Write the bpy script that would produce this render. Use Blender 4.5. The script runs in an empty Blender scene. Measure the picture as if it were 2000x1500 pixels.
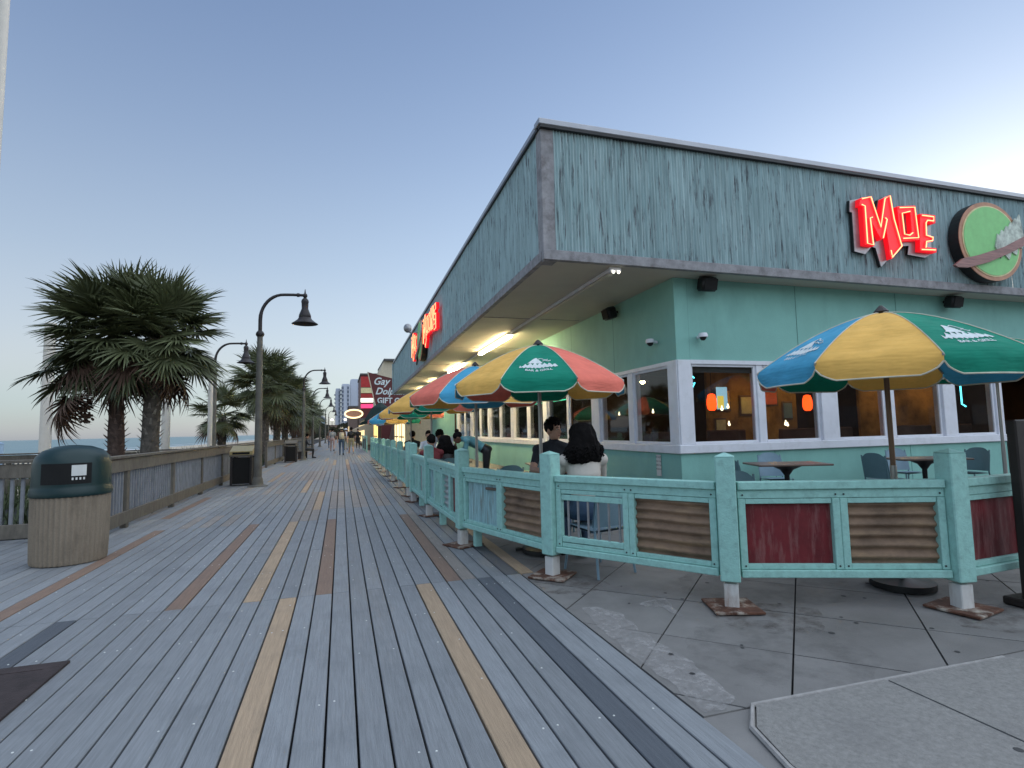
import bpy, bmesh, math, random
import numpy as np
from mathutils import Vector, Matrix, noise
random.seed(7)
PI = math.pi
sc = bpy.context.scene
COL = sc.collection

# ------------------------------------------------------------------ camera
CAM_H = 1.4
def cam_axes(x0=666., y0=846., s=-.022, f=1070.):
    d = Vector((x0-1000, 750-y0, f)).normalized()
    n = d.cross(Vector((x0, 750-y0-s*1000, f))).normalized()
    if n.y < 0: n = -n
    x = d.cross(n)
    if x.x < 0: x = -x
    M = Matrix((x, d, n))
    return M.col[0], M.col[1], M.col[2]
cR, cU, cF = cam_axes()
cam = bpy.data.cameras.new('camera'); camo = bpy.data.objects.new('camera', cam); COL.objects.link(camo)
cam.sensor_width = 36; cam.lens = 1070/2000*36; cam.clip_start = .05; cam.clip_end = 20000
mw = Matrix((cR, cU, -cF)).transposed().to_4x4(); mw.translation = Vector((0, 0, CAM_H)); camo.matrix_world = mw
sc.camera = camo

# ------------------------------------------------------------------ sky, sun, exposure
SUN_EL, SUN_AZ = 6.0, 62.0        # dusk: the sun is setting behind the building, to the right (azimuth from +Y towards +X)
w = bpy.data.worlds.new('World'); sc.world = w; w.use_nodes = True
nt = w.node_tree; bgn = nt.nodes['Background']
sky = nt.nodes.new('ShaderNodeTexSky'); sky.sky_type = 'NISHITA'; sky.sun_disc = False
sky.sun_elevation = math.radians(SUN_EL); sky.sun_rotation = math.radians(SUN_AZ)
sky.air_density = 1.0; sky.dust_density = 0.6; sky.ozone_density = 3.0
hs = nt.nodes.new('ShaderNodeHueSaturation'); hs.inputs['Saturation'].default_value = .67; nt.links.new(sky.outputs[0], hs.inputs['Color'])
# twilight wash: the even blue dome with the pink belt and grey-blue earth shadow above the horizon, the same all the way round
tcs = nt.nodes.new('ShaderNodeTexCoord'); sep = nt.nodes.new('ShaderNodeSeparateXYZ'); nt.links.new(tcs.outputs['Generated'], sep.inputs[0])
asn = nt.nodes.new('ShaderNodeMath'); asn.operation = 'ARCSINE'; nt.links.new(sep.outputs[2], asn.inputs[0])
mr = nt.nodes.new('ShaderNodeMapRange'); mr.inputs[1].default_value = 0; mr.inputs[2].default_value = PI/2; nt.links.new(asn.outputs[0], mr.inputs[0])
rmp = nt.nodes.new('ShaderNodeValToRGB'); rmp.color_ramp.interpolation = 'B_SPLINE'; nt.links.new(mr.outputs[0], rmp.inputs[0])
EXPO = 1.35; BG = .15
def sky_c(rgb): return tuple(((c/255+.055)/1.055)**2.4 for c in rgb)
stops = [(0, (150, 176, 214)), (3, (164, 182, 212)), (5.5, (214, 200, 204)), (9, (212, 206, 209)), (16, (184, 197, 214)), (27, (142, 166, 206)), (40, (98, 130, 186)), (58, (90, 122, 180)), (90, (86, 116, 174))]
el_ = rmp.color_ramp.elements
el_.remove(el_[1]); el_[0].position = 0; el_[0].color = (*sky_c(stops[0][1]), 1)
for d_, c_ in stops[1:]: e1 = el_.new(d_/90); e1.color = (*sky_c(c_), 1)
mxs = nt.nodes.new('ShaderNodeMix'); mxs.data_type = 'RGBA'; mxs.inputs[0].default_value = .55
vsc = nt.nodes.new('ShaderNodeVectorMath'); vsc.operation = 'SCALE'; vsc.inputs['Scale'].default_value = 1/(2**EXPO*BG); nt.links.new(rmp.outputs[0], vsc.inputs[0])
nt.links.new(vsc.outputs[0], mxs.inputs[6]); nt.links.new(hs.outputs[0], mxs.inputs[7]); nt.links.new(mxs.outputs[2], bgn.inputs[0]); bgn.inputs[1].default_value = BG
sl = bpy.data.lights.new('sun', 'SUN'); so = bpy.data.objects.new('sun', sl); COL.objects.link(so)
sl.energy = 1.1; sl.angle = math.radians(115); sl.color = (.88, .95, 1.0)   # added soft fill, not the setting sun; lifts ground and walls like sky glow
az = math.radians(SUN_AZ+58); el = math.radians(58)
sd = Vector((math.sin(az)*math.cos(el), math.cos(az)*math.cos(el), math.sin(el)))
so.rotation_euler = sd.to_track_quat('Z', 'Y').to_euler()
vs = sc.view_settings; vs.view_transform = 'Standard'; vs.look = 'None'; vs.gamma = 1; vs.use_curve_mapping = False
vs.exposure = EXPO

# ------------------------------------------------------------------ materials
MAT = {}
def node(nt, t, **kw):
    n = nt.nodes.new(t)
    for k, v in kw.items(): setattr(n, k, v)
    return n
def base_mat(name):
    m = bpy.data.materials.new(name); m.use_nodes = True
    b = m.node_tree.nodes['Principled BSDF']; MAT[name] = m
    return m, m.node_tree, b
def coords(nt, kind, scale=(1, 1, 1), rnd=False):
    tc = node(nt, 'ShaderNodeTexCoord'); mp = node(nt, 'ShaderNodeMapping')
    if kind == 'World':
        g = node(nt, 'ShaderNodeNewGeometry'); src = g.outputs['Position']
    else: src = tc.outputs[kind]
    if rnd:
        oi = node(nt, 'ShaderNodeObjectInfo'); mul = node(nt, 'ShaderNodeMath', operation='MULTIPLY'); mul.inputs[1].default_value = 37
        nt.links.new(oi.outputs['Random'], mul.inputs[0]); ad = node(nt, 'ShaderNodeVectorMath', operation='ADD')
        nt.links.new(src, ad.inputs[0]); nt.links.new(mul.outputs[0], ad.inputs[1]); src = ad.outputs[0]
    mp.inputs['Scale'].default_value = scale; nt.links.new(src, mp.inputs[0])
    return mp.outputs[0]
def noise_f(nt, vec, scale, detail=6, rough=.6):
    n = node(nt, 'ShaderNodeTexNoise'); n.inputs['Scale'].default_value = scale; n.inputs['Detail'].default_value = detail
    n.inputs['Roughness'].default_value = rough; nt.links.new(vec, n.inputs['Vector']); return n.outputs[0]
def ramp(nt, fac, stops):
    r = node(nt, 'ShaderNodeValToRGB'); e = r.color_ramp.elements
    while len(e) < len(stops): e.new(.5)
    for i, (p, c) in enumerate(stops): e[i].position = p; e[i].color = (*c, 1) if len(c) == 3 else c
    nt.links.new(fac, r.inputs[0]); return r.outputs[0]
def mixc(nt, fac, a, b, mode='MIX'):
    m = node(nt, 'ShaderNodeMix', data_type='RGBA', blend_type=mode)
    for s, v in ((0, fac), (6, a), (7, b)):
        if isinstance(v, (int, float)): m.inputs[s].default_value = v
        elif isinstance(v, tuple): m.inputs[s].default_value = (*v, 1)
        else: nt.links.new(v, m.inputs[s])
    return m.outputs[2]
def bump(nt, b, h, strength, dist=.01):
    n = node(nt, 'ShaderNodeBump'); n.inputs['Strength'].default_value = strength; n.inputs['Distance'].default_value = dist
    nt.links.new(h, n.inputs['Height']); nt.links.new(n.outputs[0], b.inputs['Normal'])
def mul(c, k): return tuple(min(1, x*k) for x in c)
def mat(name, col, rough=.6, metal=0, var=.18, scale=6, stretch=(1, 1, 1), bmp=.15, bscale=None, kind='Object', rnd=False, dirt=None, dirt_amt=.5, dscale=2.2, spec=.4, dstretch=None, dlo=.5, dhi=.72):
    """paint / stone / plastic with broad tone variation, optional stains of another colour, fine relief"""
    m, nt, b = base_mat(name)
    v = coords(nt, kind, stretch, rnd)
    n1 = noise_f(nt, v, scale)
    c = ramp(nt, n1, [(.3, mul(col, 1-var)), (.7, mul(col, 1+var))])
    if rnd:
        oi = node(nt, 'ShaderNodeObjectInfo'); hs = node(nt, 'ShaderNodeMapRange'); hs.inputs[3].default_value = .90; hs.inputs[4].default_value = 1.09
        nt.links.new(oi.outputs['Random'], hs.inputs[0]); mm = node(nt, 'ShaderNodeVectorMath', operation='SCALE')
        nt.links.new(c, mm.inputs[0]); nt.links.new(hs.outputs[0], mm.inputs['Scale']); c = mm.outputs[0]
    if dirt:
        v2 = coords(nt, 'World', dstretch or (1, 1, 1))
        d = ramp(nt, noise_f(nt, v2, dscale, 8, .68), [(dlo, (0, 0, 0)), (dhi, (dirt_amt,)*3)])
        c = mixc(nt, d, c, dirt)
    nt.links.new(c, b.inputs['Base Color'])
    b.inputs['Roughness'].default_value = rough; b.inputs['Metallic'].default_value = metal; b.inputs['Specular IOR Level'].default_value = spec
    if bmp: bump(nt, b, noise_f(nt, v, bscale or scale*5, 4), bmp)
    return m
def emis(name, col, s):
    m, nt, b = base_mat(name); b.inputs['Base Color'].default_value = (*mul(col, .8), 1)
    b.inputs['Emission Color'].default_value = (*col, 1); b.inputs['Emission Strength'].default_value = s; return m

GREY = (.228, .240, .252)
mat('plank_grey', GREY, .62, var=.16, scale=7, stretch=(14, .6, 1), bmp=.5, bscale=30, rnd=True, dirt=(.13, .14, .15), dirt_amt=.45, dscale=1.7)
mat('plank_pale', (.255, .262, .268), .62, var=.16, scale=7, stretch=(14, .6, 1), bmp=.5, bscale=30, rnd=True, dirt=(.14, .145, .15), dirt_amt=.45, dscale=1.7)
mat('plank_tan', (.37, .27, .18), .62, var=.16, scale=7, stretch=(14, .6, 1), bmp=.5, bscale=30, rnd=True, dirt=(.2, .16, .12), dirt_amt=.5, dscale=2.2)
mat('plank_brown', (.225, .15, .11), .62, var=.16, scale=7, stretch=(14, .6, 1), bmp=.5, bscale=30, rnd=True, dirt=(.14, .1, .08), dirt_amt=.5, dscale=2.2)
mat('plank_warm', (.27, .24, .215), .62, var=.16, scale=7, stretch=(14, .6, 1), bmp=.5, bscale=30, rnd=True, dirt=(.15, .14, .13), dirt_amt=.5, dscale=2.2)
mat('plank_dark', (.09, .10, .115), .62, var=.16, scale=7, stretch=(14, .6, 1), bmp=.5, bscale=30, rnd=True)
mat('under', (.012, .012, .013), .9, bmp=0)
mat('concrete', (.185, .178, .17), .8, var=.14, scale=3, bmp=.3, bscale=90, kind='World', rnd=True, dirt=(.12, .115, .11), dirt_amt=.75, dscale=1.1)
mat('concrete_pale', (.225, .218, .205), .85, var=.2, scale=45, bmp=.5, bscale=120, kind='World', dirt=(.16, .155, .15), dirt_amt=.6, dscale=1.6)
mat('stain_pale', (.33, .315, .30), .9, var=.16, scale=20, bmp=.4, bscale=130, kind='World', dirt=(.25, .24, .23), dirt_amt=.9, dscale=8)
def stain(name, col, lo, hi, sc_, amt):
    m, nt, b = base_mat(name); v = coords(nt, 'World'); c = ramp(nt, noise_f(nt, v, 24), [(.3, mul(col, .8)), (.7, mul(col, 1.15))]); nt.links.new(c, b.inputs['Base Color']); b.inputs['Roughness'].default_value = .9
    a = ramp(nt, noise_f(nt, v, sc_, 10, .72), [(lo, (0, 0, 0)), (hi, (amt,)*3)]); nt.links.new(a, b.inputs['Alpha'])
stain('cement_smear', (.40, .385, .375), .34, .62, 6, .6)
stain('rust_stain', (.085, .06, .045), .45, .75, 7, .6)
stain('damp_stain', (.11, .105, .10), .45, .85, 5, .45)
mat('gum', (.05, .05, .05), .8, bmp=0)
mat('sand', (.45, .38, .29), .95, var=.12, scale=.4, bmp=.5, bscale=3, kind='World')
mat('teal', (.31, .57, .51), .6, var=.09, scale=16, bmp=.4, bscale=60, dirt=(.15, .26, .24), dirt_amt=.45, dscale=17, stretch=(1, 1, 1))
mat('wall_teal', (.235, .49, .43), .75, var=.07, scale=1.2, bmp=.6, bscale=55, kind='World', dirt=(.17, .35, .31), dirt_amt=.55, dscale=1.3, dstretch=(1, 1, .35))
mat('seam_teal', (.09, .21, .19), .8, bmp=0)
mat('white_paint', (.72, .73, .78), .45, var=.05, scale=3, bmp=.05, dirt=(.5, .5, .5), dirt_amt=.4, dscale=5)
mat('pole_white', (.55, .52, .47), .5, var=.06, bmp=.05)
mat('post_white', (.62, .61, .58), .6, var=.08, scale=6, bmp=.2, dirt=(.22, .11, .06), dirt_amt=.8, dscale=6, dstretch=(1, 1, .3))
mat('rust_plate', (.10, .045, .028), .9, var=.4, scale=14, bmp=.5, bscale=40, dirt=(.55, .50, .42), dirt_amt=1.0, dscale=6.5)
mat('rust_brown', (.20, .13, .085), .7, var=.45, scale=4, stretch=(1, 1, 1), bmp=.4, bscale=30, kind='World', dirt=(.36, .24, .13), dirt_amt=.6, dscale=5, dstretch=(.5, .5, 3))
mat('rust_red', (.135, .012, .016), .6, var=.4, scale=3.5, bmp=.3, bscale=30, kind='World', dirt=(.27, .13, .12), dirt_amt=.65, dscale=9, dstretch=(2.4, 2.4, .35))
mat('silver_sheet', (.42, .44, .45), .4, .5, var=.2, scale=4, bmp=.1, dirt=(.2, .14, .1), dirt_amt=.6, dscale=6)
mat('teal_worn', (.28, .46, .48), .6, var=.35, scale=5, stretch=(9, 9, .5), bmp=.4, kind='World', dirt=(.13, .10, .05), dirt_amt=.9, dscale=7, dstretch=(3, 3, .35))
mat('cladding', (.33, .45, .46), .6, var=.25, scale=2.6, stretch=(5, 5, .35), bmp=.3, bscale=20, kind='World', dirt=(.075, .072, .082), dirt_amt=.9, dscale=2.4, dstretch=(7.5, 7.5, .8), dlo=.54, dhi=.66)  # dark streaks: weathered paint plus painted-in groove shading that mimics the flutes
mat('trim_wood', (.28, .275, .285), .8, var=.25, scale=6, stretch=(1, 1, 1), bmp=.4, bscale=24, kind='World', dirt=(.10, .085, .085), dirt_amt=.7, dscale=4)
mat('flashing', (.36, .37, .40), .4, .4, var=.08, scale=2, bmp=.05)
mat('gutter', (.02, .02, .022), .5, bmp=0)
mat('soffit', (.50, .47, .40), .8, var=.05, scale=2, bmp=.1, kind='World')
mat('roofing', (.12, .12, .12), .9)
mat('black', (.012, .012, .013), .45, var=.1, bmp=.05)
mat('black_matte', (.008, .008, .008), .85, bmp=0)
mat('dark_metal', (.035, .03, .03), .5, .3, var=.2, bmp=.1)
mat('pole_grey', (.13, .125, .11), .65, var=.2, scale=3, bmp=.3, bscale=40, dirt=(.07, .06, .05), dirt_amt=.6, dscale=3)
mat('rail_wood', (.135, .12, .098), .8, var=.25, scale=5, stretch=(3, 3, 1), bmp=.4, bscale=30, rnd=True, dirt=(.09, .08, .07), dirt_amt=.6, dscale=3)
mat('picket', (.22, .23, .25), .75, var=.2, scale=5, bmp=.3, rnd=True)
mat('can_green', (.004, .024, .025), .42, var=.12, scale=3, bmp=.05, bscale=60)
mat('can_base', (.27, .22, .165), .9, var=.10, scale=60, bmp=.7, bscale=150, kind='World', dirt=(.13, .105, .08), dirt_amt=.65, dscale=3.2, dstretch=(2, 2, .6))
mat('paper', (.62, .63, .6), .7, var=.06, bmp=0)
mat('iron', (.045, .033, .032), .75, .2, var=.3, scale=9, bmp=.5, bscale=60)
mat('brass', (.50, .40, .20), .38, .7, var=.12, bmp=.05)
mat('bark', (.10, .088, .075), .95, var=.45, scale=9, bmp=.8, bscale=25)
mat('bark_red', (.085, .058, .048), .95, var=.45, scale=9, bmp=.8, bscale=25)
mat('bark_boot', (.30, .27, .235), .95, var=.4, scale=9, bmp=.5, bscale=25)
mat('bark_red_boot', (.22, .155, .13), .95, var=.4, scale=9, bmp=.5, bscale=25)
mat('frond', (.10, .115, .055), .45, var=.3, scale=3, bmp=0, rnd=True)
mat('frond_dead', (.10, .06, .042), .8, var=.3, scale=3, bmp=0, rnd=True)
mat('bush', (.05, .07, .028), .7, var=.4, scale=2, bmp=0, rnd=True)
mat('metal_pole', (.34, .33, .31), .35, .7, var=.1, bmp=.05)
mat('wood_pole', (.16, .09, .05), .5, var=.2, scale=4, stretch=(4, 4, .4), bmp=.1)
def fabric(name, col, stain):
    m, nt, b = base_mat(name); v = coords(nt, 'Object', (1, 1, 1)); c = ramp(nt, noise_f(nt, v, 3), [(.3, mul(col, .84)), (.7, mul(col, 1.10))])
    d = ramp(nt, noise_f(nt, coords(nt, 'World'), 4, 8, .7), [(.52, (0, 0, 0)), (.75, (.55, .55, .55))]); c = mixc(nt, d, c, stain)
    nt.links.new(c, b.inputs['Base Color']); b.inputs['Roughness'].default_value = .85; b.inputs['Specular IOR Level'].default_value = .2
    bump(nt, b, noise_f(nt, coords(nt, 'World', (2.0, 2.0, 9)), 1.5, 2), .38, .05)
    tr = node(nt, 'ShaderNodeBsdfTranslucent'); nt.links.new(c, tr.inputs[0]); mx = node(nt, 'ShaderNodeMixShader'); mx.inputs[0].default_value = .07
    nt.links.new(b.outputs[0], mx.inputs[1]); nt.links.new(tr.outputs[0], mx.inputs[2]); nt.links.new(mx.outputs[0], nt.nodes['Material Output'].inputs[0])
fabric('umb_blue', (.075, .36, .56), (.06, .24, .36)); fabric('umb_yellow', (.88, .51, .13), (.62, .36, .09)); fabric('umb_green', (.010, .24, .155), (.008, .16, .11)); fabric('umb_coral', (.80, .20, .145), (.6, .15, .11))
mat('piping', (.62, .58, .46), .8, bmp=0)
mat('logo', (.62, .68, .68), .8, var=.12, scale=20, bmp=0)
mat('chair_blue', (.10, .18, .20), .45, var=.08, bmp=.05)
mat('chair_pale', (.20, .30, .37), .45, var=.08, bmp=.05)
mat('table_top', (.12, .085, .065), .35, var=.3, scale=5, stretch=(1, 6, 1), bmp=.1)
mat('skin', (.46, .27, .19), .55, var=.06, bmp=0)
mat('skin_dark', (.16, .08, .05), .55, var=.06, bmp=0)
mat('hair_black', (.006, .005, .005), .8, var=.2, scale=30, bmp=.15, spec=.12)
mat('shirt_dark', (.022, .025, .032), .85, var=.1, bmp=.2, bscale=40)
mat('shirt_cream', (.56, .51, .45), .85, var=.06, bmp=.3, bscale=18)
mat('shirt_white', (.62, .66, .74), .85, var=.06, bmp=.2)
mat('shirt_teal', (.09, .26, .29), .85, var=.3, scale=5, bmp=.2, dirt=(.3, .42, .42), dirt_amt=.5, dscale=5)
mat('shirt_red', (.17, .03, .035), .85, bmp=.2)
mat('shirt_grey', (.32, .32, .31), .85, bmp=.2)
mat('shirt_brown', (.13, .075, .06), .85, bmp=.2)
mat('jeans', (.06, .10, .17), .85, bmp=.2)
mat('khaki', (.33, .30, .20), .85, var=.3, scale=20, bmp=.2)
mat('pink_pants', (.48, .33, .30), .85, bmp=.2)
mat('lip', (.28, .10, .09), .5, bmp=0)
mat('eye_white', (.6, .6, .58), .3, bmp=0)
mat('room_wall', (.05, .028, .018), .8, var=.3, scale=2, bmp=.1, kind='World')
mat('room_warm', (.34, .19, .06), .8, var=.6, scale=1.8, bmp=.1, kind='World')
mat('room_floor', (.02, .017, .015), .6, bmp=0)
mat('blind', (.10, .10, .095), .8, bmp=0)
emis('sign_red', (.70, .004, .012), .38)
mat('red_board', (.40, .03, .03), .6, bmp=0)
mat('sign_green', (.24, .60, .22), .6, var=.08, bmp=0)
mat('sign_rim', (.48, .24, .15), .6, bmp=0)
mat('sign_cream', (.70, .62, .34), .6, bmp=0)
mat('board_brown', (.25, .11, .10), .5, var=.45, scale=5, stretch=(.5, 1, 6), bmp=0)
mat('spray', (.50, .55, .48), .7, var=.5, scale=6, bmp=0)
mat('maroon', (.105, .022, .022), .6, var=.15, scale=.6, bmp=0)
mat('cream_wall', (.55, .48, .36), .8, var=.1, bmp=0)
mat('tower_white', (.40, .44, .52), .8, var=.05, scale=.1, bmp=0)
mat('tower_dark', (.07, .09, .13), .4, bmp=0)
mat('brown_wall', (.17, .12, .10), .8, var=.2, bmp=0)
mat('awning_green', (.008, .025, .022), .8, bmp=0)
mat('far_tree', (.03, .037, .025), .9, var=.5, scale=.6, bmp=0, kind='World')
mat('foam', (.75, .77, .78), .8, var=.08, scale=.5, bmp=.2, kind='World')
mat('pale_blue', (.36, .44, .56), .7, bmp=0)
mat('steel', (.30, .30, .31), .4, .6, bmp=0)
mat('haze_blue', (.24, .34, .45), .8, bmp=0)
mat('dark_screen', (.018, .013, .011), .6, var=.2, bmp=.1)
emis('tube_light', (1, .77, .40), 34.0)
emis('neon_red', (1, .03, .03), .8)
emis('neon_orange', (1, .30, .13), 1.5)
emis('lantern', (1, .055, .006), 1.9)
emis('bulb', (1, .78, .48), 2.0)
emis('added_pendant_bulb', (1, .60, .24), 48)
emis('neon_cyan', (.1, .8, 1), 2.2)
emis('neon_green', (.1, .9, .45), .9)
emis('neon_pink', (1, .05, .18), .45)
emis('lit_cream', (1, .78, .40), .75)
emis('lit_white', (1, .95, .8), 1.0)
emis('lit_yellow', (1, .65, .22), .8)
emis('lamp_glow', (1, .78, .38), .35)
emis('poster_lit', (.35, .62, .75), .45)
emis('poster_yellow', (.8, .6, .1), .5)
# window glass: clear, reflecting the sky by its own fresnel
def glass():
    m = bpy.data.materials.new('glass'); m.use_nodes = True; nt = m.node_tree; MAT['glass'] = m
    nt.nodes.remove(nt.nodes['Principled BSDF']); out = nt.nodes['Material Output']
    t = node(nt, 'ShaderNodeBsdfTransparent'); t.inputs[0].default_value = (.78, .80, .80, 1)
    g = node(nt, 'ShaderNodeBsdfGlossy'); g.inputs['Roughness'].default_value = .015
    ge = node(nt, 'ShaderNodeNewGeometry'); dt = node(nt, 'ShaderNodeVectorMath', operation='DOT_PRODUCT'); nt.links.new(ge.outputs['Incoming'], dt.inputs[0]); nt.links.new(ge.outputs['Normal'], dt.inputs[1])
    def mth(op, a, b_=None):
        n = node(nt, 'ShaderNodeMath', operation=op)
        for k, v in ((0, a), (1, b_)):
            if v is None: continue
            if isinstance(v, (int, float)): n.inputs[k].default_value = v
            else: nt.links.new(v, n.inputs[k])
        return n.outputs[0]
    f5 = mth('POWER', mth('SUBTRACT', 1, mth('ABSOLUTE', dt.outputs['Value'])), 5); fr = mth('ADD', mth('MULTIPLY', f5, .94), .04)
    mx = node(nt, 'ShaderNodeMixShader'); nt.links.new(fr, mx.inputs[0]); nt.links.new(t.outputs[0], mx.inputs[1]); nt.links.new(g.outputs[0], mx.inputs[2])
    nt.links.new(mx.outputs[0], out.inputs[0])
glass()
def sea_mat():
    m, nt, b = base_mat('sea'); v = coords(nt, 'World', (.25, .05, 1))
    c = ramp(nt, noise_f(nt, v, .6), [(.35, (.07, .15, .17)), (.7, (.12, .21, .22))]); nt.links.new(c, b.inputs['Base Color'])
    b.inputs['Roughness'].default_value = .35; bump(nt, b, noise_f(nt, coords(nt, 'World', (1, .3, 1)), .8, 8), .8, .5)
sea_mat()

# ------------------------------------------------------------------ mesh helpers
def wloc(o):
    v = Vector((0, 0, 0))
    while o: v += o.location; o = o.parent
    return v
class MB:
    def __init__(s): s.v = []; s.f = []; s.mi = []
    def add(s, vs, fs, M=None, mi=0):
        k = len(s.v)
        s.v += [tuple(M @ Vector(p)) if M else tuple(p) for p in vs]
        s.f += [tuple(i+k for i in f) for f in fs]; s.mi += [mi]*len(fs); return s
    def box(s, c, size, M=None, ch=0, mi=0):
        hx, hy, hz = (max(a, 1e-4)/2 for a in size); T = Matrix.Translation(Vector(c)); M = (M @ T) if M else T
        if not ch:
            vs = [(x*hx, y*hy, z*hz) for x in (-1, 1) for y in (-1, 1) for z in (-1, 1)]
            return s.add(vs, [(0, 1, 3, 2), (4, 6, 7, 5), (0, 4, 5, 1), (2, 3, 7, 6), (0, 2, 6, 4), (1, 5, 7, 3)], M, mi)
        idx = {}; vs = []
        for x in (-1, 1):
            for y in (-1, 1):
                for z in (-1, 1):
                    for a in range(3):
                        q = [x*(hx-ch), y*(hy-ch), z*(hz-ch)]; q[a] = (x*hx, y*hy, z*hz)[a]
                        idx[(x, y, z, a)] = len(vs); vs.append(q)
        fs = []
        for g in (-1, 1):
            fs += [tuple(idx[(g, y, z, 0)] for y, z in ((-1, -1), (1, -1), (1, 1), (-1, 1))), tuple(idx[(x, g, z, 1)] for x, z in ((-1, -1), (1, -1), (1, 1), (-1, 1))), tuple(idx[(x, y, g, 2)] for x, y in ((-1, -1), (1, -1), (1, 1), (-1, 1)))]
            for h in (-1, 1):
                fs += [(idx[(g, h, -1, 0)], idx[(g, h, 1, 0)], idx[(g, h, 1, 1)], idx[(g, h, -1, 1)]), (idx[(g, -1, h, 0)], idx[(g, 1, h, 0)], idx[(g, 1, h, 2)], idx[(g, -1, h, 2)]), (idx[(-1, g, h, 1)], idx[(1, g, h, 1)], idx[(1, g, h, 2)], idx[(-1, g, h, 2)])]
                for k in (-1, 1): fs.append(tuple(idx[(g, h, k, a)] for a in range(3)))
        return s.add(vs, fs, M, mi)
    def beam(s, p0, p1, wd, ht, ch=0, up=(0, 0, 1), mi=0):
        p0 = Vector(p0); p1 = Vector(p1); x = (p1-p0); L = x.length; x.normalize(); u = Vector(up)
        if abs(x.dot(u)) > .98: u = Vector((0, 1, 0))
        y = u.cross(x).normalized(); z = x.cross(y)
        M = Matrix((x, y, z)).transposed().to_4x4(); M.translation = (p0+p1)/2
        return s.box((0, 0, 0), (L, wd, ht), M, ch, mi)
    def tube(s, pts, rad, seg=8, cap=True, mi=0):
        pts = [Vector(p) for p in pts]; n = len(pts); rad = rad if isinstance(rad, (list, tuple)) else [rad]*n
        vs = []; fs = []; prev = None
        for i, p in enumerate(pts):
            t = (pts[min(i+1, n-1)]-pts[max(i-1, 0)]).normalized()
            if prev is None: a = Vector((0, 0, 1)) if abs(t.z) < .9 else Vector((1, 0, 0)); u = t.cross(a).normalized()
            else:
                u = prev - t*prev.dot(t); u.normalize()
            prev = u; v = t.cross(u)
            for k in range(seg):
                a = 2*PI*k/seg; vs.append(p+(u*math.cos(a)+v*math.sin(a))*rad[i])
        for i in range(n-1):
            for k in range(seg): fs.append((i*seg+k, i*seg+(k+1) % seg, (i+1)*seg+(k+1) % seg, (i+1)*seg+k))
        if cap: fs += [tuple(range(seg)), tuple(range((n-1)*seg, n*seg))]
        return s.add(vs, fs, None, mi)
    def lathe(s, prof, c=(0, 0, 0), seg=24, M=None, mi=0, arc=None):
        vs = []; fs = []
        for r, z in prof:
            for k in range(seg):
                a = 2*PI*k/seg; vs.append((c[0]+r*math.cos(a), c[1]+r*math.sin(a), c[2]+z))
        for i in range(len(prof)-1):
            for k in range(seg): fs.append((i*seg+k, i*seg+(k+1) % seg, (i+1)*seg+(k+1) % seg, (i+1)*seg+k))
        if prof[0][0] > 1e-3: fs.append(tuple(range(seg)))
        if prof[-1][0] > 1e-3: fs.append(tuple(range((len(prof)-1)*seg, len(prof)*seg)))
        return s.add(vs, fs, M, mi)
    def ell(s, c, r, M=None, seg=14, rings=9, mi=0):
        prof = [(max(1e-4, math.sin(PI*i/rings)), -math.cos(PI*i/rings)) for i in range(rings+1)]
        S = Matrix.Translation(Vector(c)) @ Matrix.Diagonal((*r, 1)); return s.lathe(prof, (0, 0, 0), seg, (M @ S) if M else S, mi)
    def prism(s, poly, origin, ax, ay, depth, mi=0):
        """polygon in the (ax, ay) plane, extruded by depth along ax x ay"""
        ax = Vector(ax); ay = Vector(ay); n = ax.cross(ay).normalized(); o = Vector(origin); k = len(poly)
        vs = [o+ax*x+ay*y for x, y in poly]+[o+ax*x+ay*y+n*depth for x, y in poly]
        return s.add(vs, [tuple(range(k)), tuple(range(k, 2*k))]+[(i, (i+1) % k, k+(i+1) % k, k+i) for i in range(k)], None, mi)
    def sheet(s, fn, nu, nv, mi=0):
        vs = [fn(i/nu, j/nv) for i in range(nu+1) for j in range(nv+1)]
        return s.add(vs, [(i*(nv+1)+j, (i+1)*(nv+1)+j, (i+1)*(nv+1)+j+1, i*(nv+1)+j+1) for i in range(nu) for j in range(nv)], None, mi)
    def mesh(s, name, mats, smooth=None, off=None, weld=True):
        me = bpy.data.meshes.new(name); o = off or Vector((0, 0, 0))
        me.from_pydata([(v[0]-o[0], v[1]-o[1], v[2]-o[2]) for v in s.v], [], s.f)
        for m in ([mats] if isinstance(mats, str) else mats): me.materials.append(MAT[m])
        if any(s.mi): me.polygons.foreach_set('material_index', s.mi)
        bm = bmesh.new(); bm.from_mesh(me)
        if smooth and weld: bmesh.ops.remove_doubles(bm, verts=bm.verts, dist=1e-5)
        bmesh.ops.recalc_face_normals(bm, faces=bm.faces); bm.to_mesh(me); bm.free()
        if smooth: me.shade_smooth(); me.set_sharp_from_angle(angle=math.radians(smooth))
        return me
    def build(s, name, mats, parent=None, smooth=None, **kw):
        me = s.mesh(name, mats, smooth, wloc(parent) if parent else None)
        o = bpy.data.objects.new(name, me); COL.objects.link(o); o.parent = parent
        return tag(o, **kw)
def tag(o, label=None, cat=None, group=None, kind=None):
    for k, v in (('label', label), ('category', cat), ('group', group), ('kind', kind)):
        if v: o[k] = v
    return o
def thing(name, label, cat, loc=(0, 0, 0), group=None):
    o = bpy.data.objects.new(name, None); COL.objects.link(o); o.location = loc; o.empty_display_size = .1
    return tag(o, label, cat, group)
CH = {}
def kids(o): return [c for c in bpy.data.objects if c.parent == o]
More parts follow.
